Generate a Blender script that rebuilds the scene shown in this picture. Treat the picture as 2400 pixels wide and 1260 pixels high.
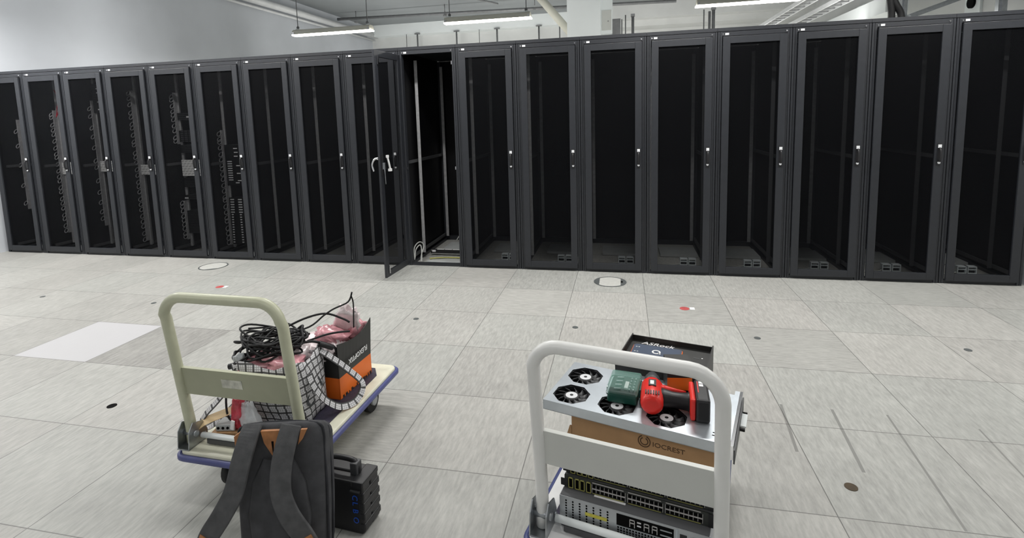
import bpy, bmesh, math, random
from mathutils import Vector, Matrix, noise
random.seed(7)
PI = math.pi
S = bpy.context.scene
COL = S.collection
for o in list(bpy.data.objects): bpy.data.objects.remove(o)

# ------------------------------------------------------------------ camera
cd = bpy.data.cameras.new('camera'); cam = bpy.data.objects.new('camera', cd); COL.objects.link(cam)
cam.location = (7.5892, -5.0116, 1.514)
cam.rotation_euler = (1.4497, 0.0293, 0.2142)
cd.sensor_width = 36; cd.sensor_fit = 'HORIZONTAL'
cd.lens = 1236.07 / 2400 * 36
cd.shift_x = (1200 - 1188.84) / 2400
cd.shift_y = (422.3 - 630) / 2400
cd.clip_start = .05; cd.clip_end = 100
S.camera = cam
# ------------------------------------------------------------------ view, world, lights
S.view_settings.view_transform = 'Standard'; S.view_settings.look = 'None'
S.view_settings.exposure = 0.07; S.view_settings.gamma = 1; S.view_settings.use_curve_mapping = False
W = bpy.data.worlds.new('world'); S.world = W; W.use_nodes = True
W.node_tree.nodes['Background'].inputs[0].default_value = (.8, .85, .9, 1)
W.node_tree.nodes['Background'].inputs[1].default_value = .05
AISLE_W = 30.0
BACK_W = 60.0
def lamp(x, y, z, w, L=1.25, col=(1, .985, .955), up=.25, tilt=(0, 0, 0)):
    for k in ((0, 1) if up else (0,)):             # bare batten tubes: most light down, some up to the ceiling
        d = bpy.data.lights.new('tube_and_fill_light', 'AREA'); d.shape = 'RECTANGLE'; d.size = L; d.size_y = .13
        d.energy = w * (up if k else 1); d.color = col
        o = bpy.data.objects.new('tube_and_fill_light', d); COL.objects.link(o); o.location = (x, y, z + .08 * k); o.rotation_euler = (PI * k + tilt[0], tilt[1], tilt[2])
for yy, kk in ((-.95, 1.60), (-3.1, .42), (-5.9, .48)):                      # the rows of ceiling lamps over the aisle, above the frame
    for xx in (1.3, 3.4, 5.75, 8.1, 10.4):
        lamp(xx, yy, 3.0, AISLE_W * kk * (1.45 if xx < 2 else 1), up=.12)
for yy in (4.7, 7.6):                              # the rows behind the racks, hidden by them
    for xx in (2.2, 5.0, 8.4, 10.6):
        lamp(xx, yy, 2.72, BACK_W * .75, up=.10)
        lamp(xx, yy + .08, 2.74, BACK_W * (.26 if yy > 6 else .30) * (.55 if xx > 7 else 1), up=0, tilt=(math.radians(90 if yy > 6 else 98), 0, 0))   # added lights standing in for sideways tube spill, brightening back wall and pillar
lamp(1.2, -.95, 3.0, 23, up=0, tilt=(0, math.radians(75), 0)); lamp(1.2, 1.6, 2.75, 8, up=0, tilt=(0, math.radians(85), 0))   # added lights aimed sideways to brighten the left wall
for xx in (3.38, 5.76, 9.11): lamp(xx, 2.3, 2.79, BACK_W, up=0)     # under the three lamps in view
# ------------------------------------------------------------------ materials
def mat(name, color, rough=.5, metal=0.0, var=0.06, scale=8.0, spec=.5, alpha=1.0, bump=0.0, bscale=200, emit=None, trans=0, coat=0):
    m = bpy.data.materials.new(name); m.use_nodes = True
    nt = m.node_tree; b = nt.nodes['Principled BSDF']
    b.inputs['Roughness'].default_value = rough; b.inputs['Metallic'].default_value = metal
    b.inputs['Specular IOR Level'].default_value = spec
    b.inputs['Transmission Weight'].default_value = trans
    b.inputs['Coat Weight'].default_value = coat
    tc = nt.nodes.new('ShaderNodeTexCoord')
    nz = nt.nodes.new('ShaderNodeTexNoise'); nz.inputs['Scale'].default_value = scale; nz.inputs['Detail'].default_value = 5
    nt.links.new(tc.outputs['Object'], nz.inputs['Vector'])
    mp = nt.nodes.new('ShaderNodeMapRange')
    mp.inputs[1].default_value = .3; mp.inputs[2].default_value = .7; mp.inputs[3].default_value = 1 - var; mp.inputs[4].default_value = 1 + var
    nt.links.new(nz.outputs['Fac'], mp.inputs[0])
    mx = nt.nodes.new('ShaderNodeVectorMath'); mx.operation = 'SCALE'; mx.inputs[0].default_value = color
    nt.links.new(mp.outputs[0], mx.inputs['Scale']); nt.links.new(mx.outputs[0], b.inputs['Base Color'])
    if bump:
        n2 = nt.nodes.new('ShaderNodeTexNoise'); n2.inputs['Scale'].default_value = bscale; n2.inputs['Detail'].default_value = 3
        nt.links.new(tc.outputs['Object'], n2.inputs['Vector'])
        bp = nt.nodes.new('ShaderNodeBump'); bp.inputs['Strength'].default_value = bump; bp.inputs['Distance'].default_value = .002
        nt.links.new(n2.outputs['Fac'], bp.inputs['Height']); nt.links.new(bp.outputs[0], b.inputs['Normal'])
    if emit:
        b.inputs['Emission Color'].default_value = (*emit[0], 1); b.inputs['Emission Strength'].default_value = emit[1]
    if alpha < 1: b.inputs['Alpha'].default_value = alpha
    return m
M = {}
M['rack'] = mat('black_powder_coat', (.021, .023, .028), .42, 0, .08, 30, .5)
M['rackdark'] = mat('inner_black_steel', (.006, .006, .007), .5, 0, .08, 20, .2)
M['rubber'] = mat('black_rubber', (.012, .012, .013), .6, 0, .1, 40, .4)
M['blackplastic'] = mat('black_plastic', (.014, .014, .016), .42, 0, .1, 30, .5)
M['greyplastic'] = mat('dark_grey_plastic', (.06, .062, .066), .45, 0, .1, 30)
M['chrome'] = mat('bright_steel', (.8, .8, .82), .18, 1, .05, 20)
M['lockwhite'] = mat('satin_nickel', (.85, .86, .88), .3, .15, .03)
M['zinc'] = mat('zinc_steel', (.42, .44, .46), .36, 1, .12, 25)
M['galv'] = mat('galvanised_sheet', (.60, .645, .69), .36, .75, .07, 14)
M['rail'] = mat('grey_rail_steel', (.42, .42, .43), .5, .2, .15, 30)
M['white'] = mat('white_label', (.86, .86, .86), .6, 0, .03)
M['plate'] = mat('pale_grey_plate', (.46, .48, .48), .5, .1, .08, 10)
M['wall'] = mat('white_wall_paint', (.57, .595, .635), .62, 0, .05, 1.2)
M['wallback'] = mat('off_white_paint', (.68, .69, .68), .7, 0, .06, 1.6)
M['ceil'] = mat('grey_ceiling_paint', (.28, .30, .31), .8, 0, .05, 1.0)
M['column'] = mat('column_paint', (.86, .90, .90), .6, 0, .02, 2)
M['pipe'] = mat('silver_pipe_jacket', (.74, .75, .76), .35, .1, .05, 6)
M['conduit'] = mat('dull_steel_conduit', (.23, .235, .24), .5, .4, .1, 12)
M['fixture'] = mat('cream_lamp_body', (.68, .67, .58), .45, 0, .04, 6)
M['tube'] = mat('lamp_diffuser', (.9, .9, .88), .4, 0, 0, 6, emit=((1, .97, .90), 18.0))
M['cream'] = mat('olive_cream_paint', (.56, .57, .42), .35, 0, .07, 14)
M['offwhite'] = mat('off_white_paint_gloss', (.82, .82, .80), .32, 0, .03, 14)
M['panelgrey'] = mat('pale_grey_panel', (.63, .64, .61), .4, 0, .03, 8)
M['panelcream'] = mat('olive_panel', (.40, .41, .29), .4, 0, .07, 8)
M['deckcream'] = mat('cream_deck_paint', (.74, .73, .59), .4, 0, .09, 14)
M['deckwhite'] = mat('white_deck_paint', (.80, .80, .80), .4, 0, .05, 14)
M['mat'] = mat('navy_anti_slip_mat', (.040, .036, .062), .6, 0, .25, 60, .4, bump=.6, bscale=260)
M['bumper'] = mat('purple_blue_bumper', (.085, .095, .26), .4, 0, .1, 14)
M['navybumper'] = mat('navy_bumper', (.035, .050, .18), .4, 0, .1, 14)
M['boxblack'] = mat('black_print_card', (.020, .020, .019), .45, 0, .1, 12)
M['boxinner'] = mat('dark_card_inside', (.03, .028, .026), .6, 0, .1, 12)
M['orange'] = mat('orange_print_card', (.85, .17, .015), .45, 0, .05, 10)
M['kraft'] = mat('kraft_card', (.40, .235, .115), .7, 0, .08, 16)
M['kraftink'] = mat('dark_brown_print', (.07, .035, .014), .7, 0, .05)
M['kraftpale'] = mat('pale_kraft_strip', (.62, .46, .26), .65, 0, .08, 16)
M['pink'] = mat('pink_antistatic_film', (.72, .34, .38), .22, 0, .30, 26, .7, bump=.8, bscale=60)
M['palepink'] = mat('pale_pink_film', (.86, .76, .77), .2, 0, .14, 26, .8, bump=.8, bscale=60)
M['clear'] = mat('clear_plastic_film', (.80, .84, .88), .15, 0, .1, 30, .8, alpha=.55, bump=.8, bscale=60)
M['red'] = mat('red_plastic', (.80, .030, .022), .33, 0, .04, 20)
M['crimson'] = mat('crimson_film', (.55, .045, .075), .25, 0, .3, 40, .7, bump=.6, bscale=80)
M['greencase'] = mat('dark_green_plastic', (.012, .085, .062), .35, 0, .1, 20)
M['greenlid'] = mat('clear_green_lid', (.25, .48, .40), .12, 0, .05, 20, .7, alpha=.38)
M['slate'] = mat('slate_blue_face', (.060, .082, .130), .35, 0, .05, 8)
M['leather'] = mat('tan_leather', (.40, .17, .062), .55, 0, .2, 40)
M['canvas'] = mat('charcoal_canvas', (.066, .067, .072), .85, 0, .22, 22, .25, bump=.5, bscale=700)
M['strapcanvas'] = mat('grey_strap_webbing', (.095, .096, .10), .85, 0, .2, 30, .25, bump=.5, bscale=700)
M['canvasdark'] = mat('dark_canvas', (.034, .035, .040), .85, 0, .22, 22, .2, bump=.5, bscale=700)
M['server'] = mat('silver_server_steel', (.50, .52, .54), .36, .6, .05, 12)
M['lidgrey'] = mat('grey_lid_steel', (.10, .102, .108), .45, .1, .07, 8)
M['switch'] = mat('dark_olive_switch_face', (.040, .044, .040), .42, .1, .1, 20)
M['portwhite'] = mat('grey_port_trim', (.50, .48, .47), .45, 0, .08)
M['yellowport'] = mat('yellow_port_trim', (.42, .40, .12), .45, 0, .1)
M['hole'] = mat('black_hole', (.003, .003, .003), .8, 0, 0, spec=.1)
M['wornlabel'] = mat('worn_paper_label', (.60, .60, .52), .6, 0, .3, 40)
M['yellow'] = mat('yellow_sticker', (.62, .56, .08), .5, 0, .12, 60)
M['bluetext'] = mat('blue_print', (.02, .10, .55), .4, 0, .05)
M['greytext'] = mat('grey_print', (.05, .055, .06), .6, 0, .05)
M['redink'] = mat('red_marker', (.50, .10, .10), .5, 0, .2, 30)
M['cablegrey'] = mat('grey_cable', (.45, .46, .44), .5, 0, .1)
M['cageclear'] = mat('pale_translucent_plastic', (.82, .88, .90), .3, 0, .06, 20)
M['brownhole'] = mat('brown_plug', (.055, .035, .014), .5, 0, .2, 40)
M['greyring'] = mat('slate_ring', (.10, .11, .11), .5, 0, .1, 10)
M['floorlid'] = mat('pale_floor_lid', (.56, .56, .53), .45, 0, .06, 30)

def node(nt, t, **kw):
    n = nt.nodes.new(t)
    for k, v in kw.items():
        setattr(n, k, v)
    return n
def math_(nt, op, a, b=None):
    n = node(nt, 'ShaderNodeMath', operation=op)
    for i, v in enumerate((a, b)):
        if v is None: continue
        if isinstance(v, (int, float)): n.inputs[i].default_value = v
        else: nt.links.new(v, n.inputs[i])
    return n.outputs[0]
def mixf(nt, fac, a, b):
    # a + fac*(b-a)
    return math_(nt, 'ADD', math_(nt, 'MULTIPLY', fac, b), math_(nt, 'MULTIPLY', math_(nt, 'SUBTRACT', 1.0, fac), a))
def mesh_sheet():
    m = bpy.data.materials.new('perforated_black_sheet'); m.use_nodes = True; nt = m.node_tree
    b = nt.nodes['Principled BSDF']; b.inputs['Base Color'].default_value = (.006, .0065, .008, 1); b.inputs['Roughness'].default_value = .5; b.inputs['Specular IOR Level'].default_value = .12
    tr = node(nt, 'ShaderNodeBsdfTransparent'); mx = node(nt, 'ShaderNodeMixShader'); mx.inputs[0].default_value = .27
    nt.links.new(tr.outputs[0], mx.inputs[1]); nt.links.new(b.outputs[0], mx.inputs[2])
    nt.links.new(mx.outputs[0], nt.nodes['Material Output'].inputs[0])
    return m
M['mesh'] = mesh_sheet()
TS, TX, TY = .6028, 6.5589, -1.1969
def floor_mat():
    m = bpy.data.materials.new('vinyl_floor_tiles'); m.use_nodes = True; nt = m.node_tree; b = nt.nodes['Principled BSDF']
    tc = node(nt, 'ShaderNodeTexCoord'); sx = node(nt, 'ShaderNodeSeparateXYZ'); nt.links.new(tc.outputs['Object'], sx.inputs[0])
    ux = math_(nt, 'DIVIDE', math_(nt, 'SUBTRACT', sx.outputs[0], TX), TS)
    uy = math_(nt, 'DIVIDE', math_(nt, 'SUBTRACT', sx.outputs[1], TY), TS)
    ix = math_(nt, 'FLOOR', ux); iy = math_(nt, 'FLOOR', uy)
    fx = math_(nt, 'FRACT', ux); fy = math_(nt, 'FRACT', uy)
    cv = node(nt, 'ShaderNodeCombineXYZ'); nt.links.new(ix, cv.inputs[0]); nt.links.new(iy, cv.inputs[1])
    wn = node(nt, 'ShaderNodeTexWhiteNoise', noise_dimensions='2D'); nt.links.new(cv.outputs[0], wn.inputs['Vector'])
    sc = node(nt, 'ShaderNodeSeparateColor'); nt.links.new(wn.outputs['Color'], sc.inputs[0])
    # streaks, along y on most tiles and along x on some
    def streak(kx, ky, off):
        c = node(nt, 'ShaderNodeCombineXYZ')
        nt.links.new(math_(nt, 'MULTIPLY', sx.outputs[0], kx), c.inputs[0]); nt.links.new(math_(nt, 'MULTIPLY', sx.outputs[1], ky), c.inputs[1])
        nt.links.new(math_(nt, 'MULTIPLY', sc.outputs[1], off), c.inputs[2])
        n = node(nt, 'ShaderNodeTexNoise'); n.inputs['Scale'].default_value = 1; n.inputs['Detail'].default_value = 4; n.inputs['Roughness'].default_value = .65
        nt.links.new(c.outputs[0], n.inputs['Vector']); return n.outputs['Fac']
    turn = math_(nt, 'GREATER_THAN', sc.outputs[2], .86)
    def at(i, j):
        return math_(nt, 'MULTIPLY', math_(nt, 'COMPARE', ix, i + .0), math_(nt, 'COMPARE', iy, j + .0))
    st = mixf(nt, turn, streak(70, 13, 37), streak(13, 70, 51))
    big = node(nt, 'ShaderNodeTexNoise'); big.inputs['Scale'].default_value = 2.2; big.inputs['Detail'].default_value = 4
    nt.links.new(tc.outputs['Object'], big.inputs['Vector'])
    v = math_(nt, 'ADD', .40, math_(nt, 'MULTIPLY', math_(nt, 'SUBTRACT', st, .5), .34))
    v = math_(nt, 'ADD', v, math_(nt, 'MULTIPLY', math_(nt, 'SUBTRACT', sc.outputs[0], .5), .06))
    v = math_(nt, 'ADD', v, math_(nt, 'MULTIPLY', math_(nt, 'SUBTRACT', big.outputs['Fac'], .5), .10))
    # the odd pale tile, its darker neighbour
    def tile(x, y): return (math.floor((x - TX) / TS), math.floor((y - TY) / TS))
    wt = at(*tile(3.88, -2.1)); dk = at(*tile(4.5, -2.1))
    v = math_(nt, 'SUBTRACT', v, math_(nt, 'MULTIPLY', dk, .10))
    v = mixf(nt, wt, v, .52)
    # scuffs: long dark drag marks near the right side
    for (xa, ya, yb, w) in ((8.34, -2.62, -2.22, .007), (8.565, -2.72, -2.23, .007), (8.78, -3.0, -2.24, .005), (9.16, -2.8, -2.3, .004), (9.35, -2.75, -2.3, .006)):
        d = math_(nt, 'ABSOLUTE', math_(nt, 'SUBTRACT', math_(nt, 'SUBTRACT', sx.outputs[0], xa), math_(nt, 'MULTIPLY', math_(nt, 'SUBTRACT', sx.outputs[1], ya), .10)))
        msk = math_(nt, 'MULTIPLY', math_(nt, 'LESS_THAN', d, w), math_(nt, 'MULTIPLY', math_(nt, 'GREATER_THAN', sx.outputs[1], ya), math_(nt, 'LESS_THAN', sx.outputs[1], yb)))
        v = math_(nt, 'MULTIPLY', v, math_(nt, 'SUBTRACT', 1.0, math_(nt, 'MULTIPLY', math_(nt, 'MULTIPLY', msk, math_(nt, 'ADD', st, .1)), .65)))
    # joints
    ex = math_(nt, 'MINIMUM', fx, math_(nt, 'SUBTRACT', 1.0, fx)); ey = math_(nt, 'MINIMUM', fy, math_(nt, 'SUBTRACT', 1.0, fy))
    j = math_(nt, 'MAXIMUM', math_(nt, 'LESS_THAN', ex, .0032), math_(nt, 'MULTIPLY', math_(nt, 'LESS_THAN', ey, .0036), .9))
    v = math_(nt, 'MULTIPLY', v, math_(nt, 'SUBTRACT', 1.0, math_(nt, 'MULTIPLY', j, .62)))
    # faint tint per tile
    pk = math_(nt, 'MULTIPLY', math_(nt, 'SUBTRACT', sc.outputs[1], .5), .03)
    cc = node(nt, 'ShaderNodeCombineColor')
    nt.links.new(math_(nt, 'MULTIPLY', v, math_(nt, 'ADD', 1.0, pk)), cc.inputs[0])
    nt.links.new(math_(nt, 'MULTIPLY', v, .995), cc.inputs[1])
    nt.links.new(math_(nt, 'MULTIPLY', v, mixf(nt, wt, .94, 1.02)), cc.inputs[2])
    nt.links.new(cc.outputs[0], b.inputs['Base Color'])
    rr = math_(nt, 'ADD', .40, math_(nt, 'MULTIPLY', st, .2)); nt.links.new(rr, b.inputs['Roughness'])
    b.inputs['Specular IOR Level'].default_value = .4
    return m
M['floor'] = floor_mat()
def plaid_mat():
    m = bpy.data.materials.new('black_and_white_plaid'); m.use_nodes = True; nt = m.node_tree; b = nt.nodes['Principled BSDF']
    uv = node(nt, 'ShaderNodeUVMap'); s = node(nt, 'ShaderNodeSeparateXYZ'); nt.links.new(uv.outputs[0], s.inputs[0])
    def band(c, period, w, off=0.0):
        f = math_(nt, 'FRACT', math_(nt, 'ADD', math_(nt, 'DIVIDE', c, period), off)); return math_(nt, 'LESS_THAN', f, w)
    t = []
    for c in (s.outputs[0], s.outputs[1]):
        thick = band(c, .036, .16); thin = math_(nt, 'MULTIPLY', band(c, .009, .22, .3), .48)
        t.append((thick, thin))
    thick = math_(nt, 'MAXIMUM', t[0][0], t[1][0]); thin = math_(nt, 'MAXIMUM', t[0][1], t[1][1])
    dark = math_(nt, 'MAXIMUM', math_(nt, 'MULTIPLY', thick, .97), math_(nt, 'MULTIPLY', thin, 1.35))
    v = mixf(nt, dark, .74, .010)
    c = node(nt, 'ShaderNodeCombineColor')
    for i in range(3): nt.links.new(math_(nt, 'MULTIPLY', v, (1, .99, 1.02)[i]), c.inputs[i])
    nt.links.new(c.outputs[0], b.inputs['Base Color']); b.inputs['Roughness'].default_value = .6
    return m
M['plaid'] = plaid_mat()
def diamond_mat():
    m = bpy.data.materials.new('dimpled_steel_plate'); m.use_nodes = True; nt = m.node_tree; b = nt.nodes['Principled BSDF']
    tc = node(nt, 'ShaderNodeTexCoord'); s = node(nt, 'ShaderNodeSeparateXYZ'); nt.links.new(tc.outputs['Object'], s.inputs[0])
    a = math_(nt, 'FRACT', math_(nt, 'ADD', math_(nt, 'DIVIDE', s.outputs[0], .05), math_(nt, 'MULTIPLY', math_(nt, 'FLOOR', math_(nt, 'DIVIDE', s.outputs[2], .03)), .5)))
    z = math_(nt, 'FRACT', math_(nt, 'DIVIDE', s.outputs[2], .03))
    msk = math_(nt, 'MULTIPLY', math_(nt, 'LESS_THAN', math_(nt, 'ABSOLUTE', math_(nt, 'SUBTRACT', z, math_(nt, 'ADD', .3, math_(nt, 'MULTIPLY', a, .4)))), .16), math_(nt, 'LESS_THAN', a, .75))
    v = mixf(nt, msk, .95, .48)
    c = node(nt, 'ShaderNodeCombineColor')
    for i in range(3): nt.links.new(v, c.inputs[i])
    nt.links.new(c.outputs[0], b.inputs['Base Color']); b.inputs['Roughness'].default_value = .4; b.inputs['Metallic'].default_value = 0
    return m
M['diamond'] = diamond_mat()

# ------------------------------------------------------------------ mesh helpers
class MB:
    def __init__(s): s.v = []; s.f = []; s.sm = []; s.mi = []; s.uv = []
    def add(s, vs, fs, smooth=False, mi=0, uvs=None):
        n = len(s.v); s.v += [tuple(v) for v in vs]
        for k, f in enumerate(fs):
            s.f.append([i + n for i in f]); s.sm.append(smooth); s.mi.append(mi); s.uv.append(uvs[k] if uvs else None)
        return s
    def box(s, x0, x1, y0, y1, z0, z1, mi=0):
        v = [(x, y, z) for z in (z0, z1) for y in (y0, y1) for x in (x0, x1)]
        return s.add(v, [(0, 2, 3, 1), (4, 5, 7, 6), (0, 1, 5, 4), (2, 6, 7, 3), (0, 4, 6, 2), (1, 3, 7, 5)], mi=mi)
    def obox(s, c, size, mtx, mi=0):
        b = MB().box(-size[0] / 2, size[0] / 2, -size[1] / 2, size[1] / 2, -size[2] / 2, size[2] / 2)
        c = Vector(c); return s.add([c + mtx @ Vector(v) for v in b.v], b.f, mi=mi)
    def prism(s, poly, z0, z1, mi=0, axis='z', smooth=False):
        n = len(poly)
        def P(a, b, h): return {'z': (a, b, h), 'y': (a, h, b), 'x': (h, a, b)}[axis]
        v = [P(a, b, z0) for a, b in poly] + [P(a, b, z1) for a, b in poly]
        s.add(v, [list(range(n))[::-1], list(range(n, 2 * n))], mi=mi)
        return s.add(v, [(i, (i + 1) % n, n + (i + 1) % n, n + i) for i in range(n)], smooth=smooth, mi=mi)
    def rings(s, rs, closed=True, cap=True, smooth=True, mi=0, loop=False):
        n = len(rs[0]); v = [p for r in rs for p in r]; f = []
        m = len(rs)
        for i in range(m if loop else m - 1):
            a = i * n; b = ((i + 1) % m) * n
            for j in range(n if closed else n - 1):
                k = (j + 1) % n; f.append((a + j, a + k, b + k, b + j))
        s.add(v, f, smooth, mi)
        if cap and not loop:
            s.add(rs[0], [list(range(n))[::-1]], False, mi); s.add(rs[-1], [list(range(n))], False, mi)
        return s
    def tube(s, pts, r, n=10, mi=0, closed=False, cap=True):
        pts = [Vector(p) for p in pts]; m = len(pts); rs = []
        T = []
        for i in range(m):
            a = pts[(i - 1) % m] if (closed or i) else pts[i]; b = pts[(i + 1) % m] if (closed or i < m - 1) else pts[i]
            t = (b - a); T.append(t.normalized() if t.length > 1e-9 else Vector((0, 0, 1)))
        u = T[0].orthogonal().normalized()
        for i in range(m):
            u = (u - T[i] * u.dot(T[i])); u = u.normalized() if u.length > 1e-6 else T[i].orthogonal().normalized()
            w = T[i].cross(u); rr = r[i] if isinstance(r, (list, tuple)) else r
            rs.append([pts[i] + (u * math.cos(2 * PI * k / n) + w * math.sin(2 * PI * k / n)) * rr for k in range(n)])
        return s.rings(rs, cap=cap, mi=mi, loop=closed)
    def cyl(s, p0, p1, r, n=16, mi=0, r1=None): return s.tube([p0, p1], [r, r if r1 is None else r1], n, mi)
    def ball(s, c, r, n=12, mi=0):
        c = Vector(c); r = Vector(r) if hasattr(r, '__len__') else Vector((r, r, r)); rs = []
        for i in range(1, n):
            a = PI * i / n
            rs.append([c + Vector((r.x * math.sin(a) * math.cos(2 * PI * k / (2 * n)), r.y * math.sin(a) * math.sin(2 * PI * k / (2 * n)), -r.z * math.cos(a))) for k in range(2 * n)])
        return s.rings(rs, mi=mi)
    def ribbon(s, pts, nrm, w, t, mi=0, uv=True):
        """flat strap along pts; nrm = list of face normals"""
        pts = [Vector(p) for p in pts]; m = len(pts); rs = []; L = 0; acc = []
        for i in range(m):
            a = pts[max(0, i - 1)]; b = pts[min(m - 1, i + 1)]; T = (b - a).normalized()
            n = Vector(nrm[i] if isinstance(nrm, list) else nrm); n = (n - T * n.dot(T)).normalized(); sd = T.cross(n)
            ww = w[i] if isinstance(w, list) else w
            if i: L += (pts[i] - pts[i - 1]).length
            acc.append(L)
            rs.append([pts[i] - sd * ww / 2 - n * t / 2, pts[i] + sd * ww / 2 - n * t / 2, pts[i] + sd * ww / 2 + n * t / 2, pts[i] - sd * ww / 2 + n * t / 2])
        ww = w[0] if isinstance(w, list) else w
        for i in range(m - 1):
            for j in range(4):
                k = (j + 1) % 4
                u0, u1 = ((0, ww) if j in (0,) else (ww, 0) if j == 2 else (0, t))
                s.add([rs[i][j], rs[i][k], rs[i + 1][k], rs[i + 1][j]], [(0, 1, 2, 3)], False, mi,
                      [[(u0, acc[i]), (u1, acc[i]), (u1, acc[i + 1]), (u0, acc[i + 1])]])
        s.add(rs[0], [(3, 2, 1, 0)], mi=mi); s.add(rs[-1], [(0, 1, 2, 3)], mi=mi)
        return s
    def xf(s, mtx): s.v = [tuple(mtx @ Vector(v)) for v in s.v]; return s
    def build(s, name, mats, parent=None, loc=(0, 0, 0), rot=(0, 0, 0), bevel=0, seg=2, weld=True):
        me = bpy.data.meshes.new(name); me.from_pydata(s.v, [], s.f)
        if not isinstance(mats, (list, tuple)): mats = [mats]
        for m in mats: me.materials.append(m)
        me.polygons.foreach_set('use_smooth', s.sm); me.polygons.foreach_set('material_index', s.mi)
        if any(u for u in s.uv):
            L = me.uv_layers.new(name='UVMap'); k = 0
            for p, u in zip(me.polygons, s.uv):
                for q in range(p.loop_total):
                    if u: L.data[p.loop_start + q].uv = u[q]
        bm = bmesh.new(); bm.from_mesh(me)
        if weld: bmesh.ops.remove_doubles(bm, verts=bm.verts, dist=1e-5)
        bmesh.ops.recalc_face_normals(bm, faces=bm.faces); bm.to_mesh(me); bm.free()
        o = bpy.data.objects.new(name, me); COL.objects.link(o); o.location = loc; o.rotation_euler = rot
        if parent is not None: o.parent = parent
        if bevel:
            b = o.modifiers.new('bevel', 'BEVEL'); b.width = bevel; b.segments = seg; b.limit_method = 'ANGLE'; b.angle_limit = math.radians(40)
        return o
def tag(o, label=None, cat=None, group=None, kind=None):
    if label: o['label'] = label
    if cat: o['category'] = cat
    if group: o['group'] = group
    if kind: o['kind'] = kind
    return o
def empty(name, loc, rz=0, label=None, cat=None, group=None):
    o = bpy.data.objects.new(name, None); o.empty_display_size = .05; COL.objects.link(o)
    o.location = loc; o.rotation_euler = (0, 0, rz); return tag(o, label, cat, group)
def struct(name, mb, m, **k):
    o = mb.build(name, m, **k); o['kind'] = 'structure'; return o
CH = {}
def copy_tree(o, parent=None):
    c = o.copy(); COL.objects.link(c)
    if parent is not None: c.parent = parent
    for ch in [x for x in list(bpy.data.objects) if x.parent == o]: copy_tree(ch, c)
    return c
def spline(pts, k=6, closed=False):
    P = [Vector(p) for p in pts]; n = len(P); out = []
    for i in range(n if closed else n - 1):
        g = (lambda q: P[q % n]) if closed else (lambda q: P[min(max(q, 0), n - 1)])
        p0, p1, p2, p3 = g(i - 1), g(i), g(i + 1), g(i + 2)
        for j in range(k):
            t = j / k
            out.append(.5 * ((2 * p1) + (p2 - p0) * t + (2 * p0 - 5 * p1 + 4 * p2 - p3) * t * t + (3 * p1 - p0 - 3 * p2 + p3) * t ** 3))
    if not closed: out.append(P[-1])
    return out
def rrect(x0, x1, y0, y1, r, n=5):
    out = []
    for cx, cy, a0 in ((x1 - r, y1 - r, 0), (x0 + r, y1 - r, PI / 2), (x0 + r, y0 + r, PI), (x1 - r, y0 + r, 1.5 * PI)):
        for i in range(n + 1):
            a = a0 + PI / 2 * i / n; out.append((cx + r * math.cos(a), cy + r * math.sin(a)))
    return out
def text(name, s, size, m, parent, origin, dx, dy, ext=.0006, align='LEFT', sx=1.0, shear=0.0, bold=0.0):
    c = bpy.data.curves.new(name, 'FONT'); c.body = s; c.size = size; c.extrude = ext; c.align_x = align; c.shear = shear; c.offset = bold; c.resolution_u = 3
    t = bpy.data.objects.new(name, c); COL.objects.link(t)
    dg = bpy.context.evaluated_depsgraph_get(); me = bpy.data.meshes.new_from_object(t.evaluated_get(dg)); bpy.data.objects.remove(t)
    dx = Vector(dx).normalized(); dy = Vector(dy).normalized(); dz = dx.cross(dy)
    mt = Matrix((( dx.x * sx, dy.x, dz.x, origin[0]), (dx.y * sx, dy.y, dz.y, origin[1]), (dx.z * sx, dy.z, dz.z, origin[2]), (0, 0, 0, 1)))
    me.transform(mt); me.name = name; me.materials.clear(); me.materials.append(m)
    o = bpy.data.objects.new(name, me); COL.objects.link(o); o.parent = parent; return o

# ------------------------------------------------------------------ the room
XL, XR, YB, YF, ZC = -.04, 12.2, 10.6, -8.5, 4.36
struct('floor', MB().box(XL - .1, XR + .1, YF - .1, YB + .1, -.1, 0), M['floor'])
struct('wall_left', MB().box(XL - .12, XL, YF, YB, 0, ZC), M['wall'])
struct('wall_right', MB().box(XR, XR + .12, YF, YB, 0, ZC), M['wallback'])
struct('wall_back', MB().box(XL, XR, YB, YB + .12, 0, ZC), M['wallback'])
struct('wall_front', MB().box(XL, XR, YF - .12, YF, 0, ZC), M['wall'])
struct('ceiling', MB().box(XL - .1, XR + .1, YF - .1, YB + .1, ZC, ZC + .12), M['ceil'])
struct('trim_1', MB().box(10.83, XR, .015, .08, 0, 2.16), M['wall'])                     # end panel closing the row on the right
struct('trim_2', MB().box(XL, 6.6, 10.25, YB, 4.03, ZC), M['column'])                     # downstand beams
struct('trim_3', MB().box(6.6, XR, 9.6, YB, 3.95, ZC).box(6.6, XR, 9.9, YB, 3.79, 3.95), M['wallback'])
struct('trim_4', MB().box(6.49, 7.15, 6.0, 6.66, 0, ZC), M['column'])                     # pillar

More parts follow.
